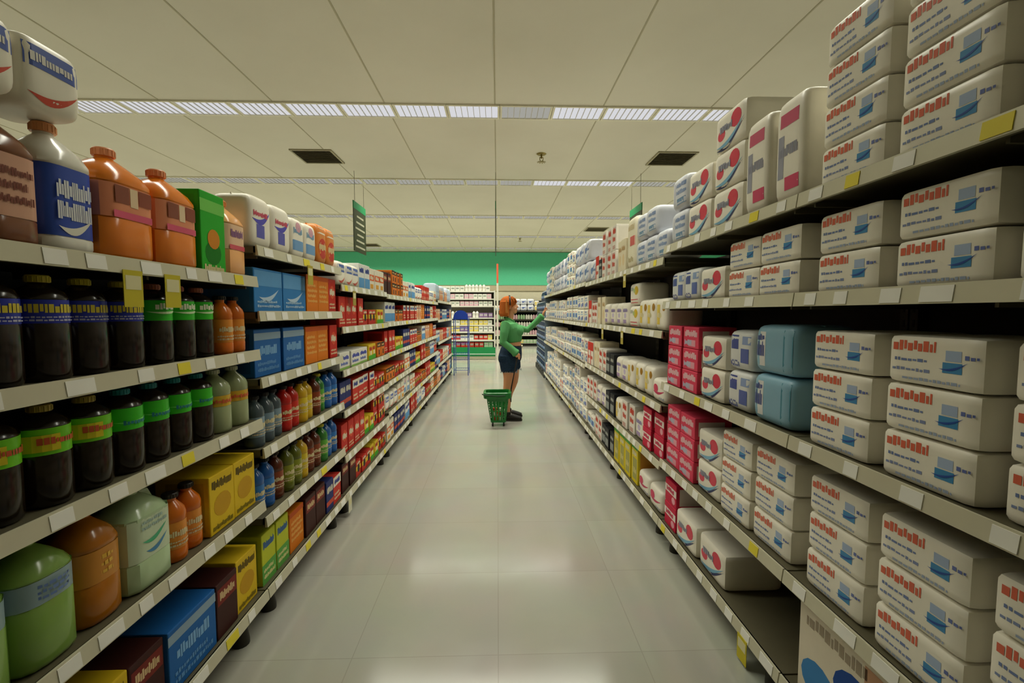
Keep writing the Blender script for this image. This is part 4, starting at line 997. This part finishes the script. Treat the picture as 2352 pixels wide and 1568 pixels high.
# frayed hem threads
f = MB(); rf = random.Random(2); fr = K('#8f98a0')
for (cx, cy, rx, ry, z) in ((.150, Yn+.018, .108, .094, .662), (.228, Yf-.020, .092, .090, .669)):
    for i in range(90):
        a = rf.uniform(0, 2*PI); x, y = cx+rx*math.cos(a)-.16, cy+ry*math.sin(a)-PY; l = rf.uniform(.01, .026)
        f.tube([(x, y, z+.006), (x+rf.uniform(-.006, .006), y, z-l)], .0011, fr, 4)
ob('frayed_hem', f.build('frayed_hem'), person)
# belt loops line, buckle and back pocket seam
f = MB(); bl_ = []
for i in range(37):
    a = 2*PI*i/36; c, q = math.cos(a), math.sin(a)
    bl_.append([(.198-.16+c*rx, q*(rx+.022), z) for rx, z in ((.117, .970), (.123, .970), (.120, .998), (.114, .998))])
f.rings(bl_, M('#2a1a10', .5), cap=False); ob('belt', f.build('belt'), person)
f = MB(); f.tube([(.318-.16, 0, .982), (.334-.16, 0, .982)], .024, M('#d8d0b4', .35, .4), 20); ob('buckle', f.build('buckle'), person)
f = MB(); f.box(.03-.16, .10-.16, Yn-.055-PY-.026, Yn-.055-PY-.022, .79, .87, DENIM, .0015); 
ob('back_pocket', f.build('back_pocket'), person)
# shoes
for yy, x in ((Yn, .14), (Yf, .155)):
    bm = bmesh.new()
    limb(bm, [(x-.045, yy, .058), (x-.01, yy, .060), (x+.06, yy, .052), (x+.125, yy, .040), (x+.170, yy, .032)], [(.040, .038), (.046, .042), (.040, .044), (.030, .046), (.020, .036)], 16)
    limb(bm, [(x-.008, yy, .06), (x-.006, yy, .115)], [(.045, .042), (.040, .038)], 16)
    so = fleshed('shoe', bm, M('#1a1813', .5), .005, 3)
    f = MB(); rr = []
    for z, k in ((.001, .97), (.012, 1.0), (.024, .98)):
        rr.append([(x-.16+.062+c*.125*k, yy-PY+s*(.042+.006*c)*k, z) for c, s in [(math.copysign(abs(math.cos(2*PI*j/28))**.75, math.cos(2*PI*j/28)), math.copysign(abs(math.sin(2*PI*j/28))**.75, math.sin(2*PI*j/28))) for j in range(28)]])
    f.rings(rr, M('#2b2820', .6)); ob('sole', smooth(f.build('sole'), .6), so)
    f = MB()
    for i in range(4):
        lx = x-.16+.035+i*.020; lz = .103-i*.011
        f.tube([(lx, yy-PY-.028, lz-.018), (lx+.003, yy-PY, lz-.001), (lx, yy-PY+.028, lz-.018)], .0032, K('#c9c4b4'), 6)
    ob('laces', f.build('laces'), so)

# ------------------------------------------------------------------ world, camera, view
w = bpy.data.worlds.new('World'); bpy.context.scene.world = w; w.use_nodes = True
w.node_tree.nodes['Background'].inputs[0].default_value = (.9, .92, .8, 1); w.node_tree.nodes['Background'].inputs[1].default_value = .05
cd = bpy.data.cameras.new('Camera'); cd.sensor_width = 36; cd.lens = 16; cd.clip_start = .02
co = bpy.data.objects.new('Camera', cd); C.objects.link(co)
co.location = (0, 0, 1.44)
pitch, yaw = math.atan(67/1045.3), math.atan(33/1045.3)
co.rotation_euler = (PI/2-pitch, 0, -yaw)
sc = bpy.context.scene; sc.camera = co
sc.view_settings.view_transform = 'Standard'; sc.view_settings.look = 'None'; sc.view_settings.gamma = 1
sc.view_settings.use_curve_mapping = False; sc.view_settings.exposure = 0
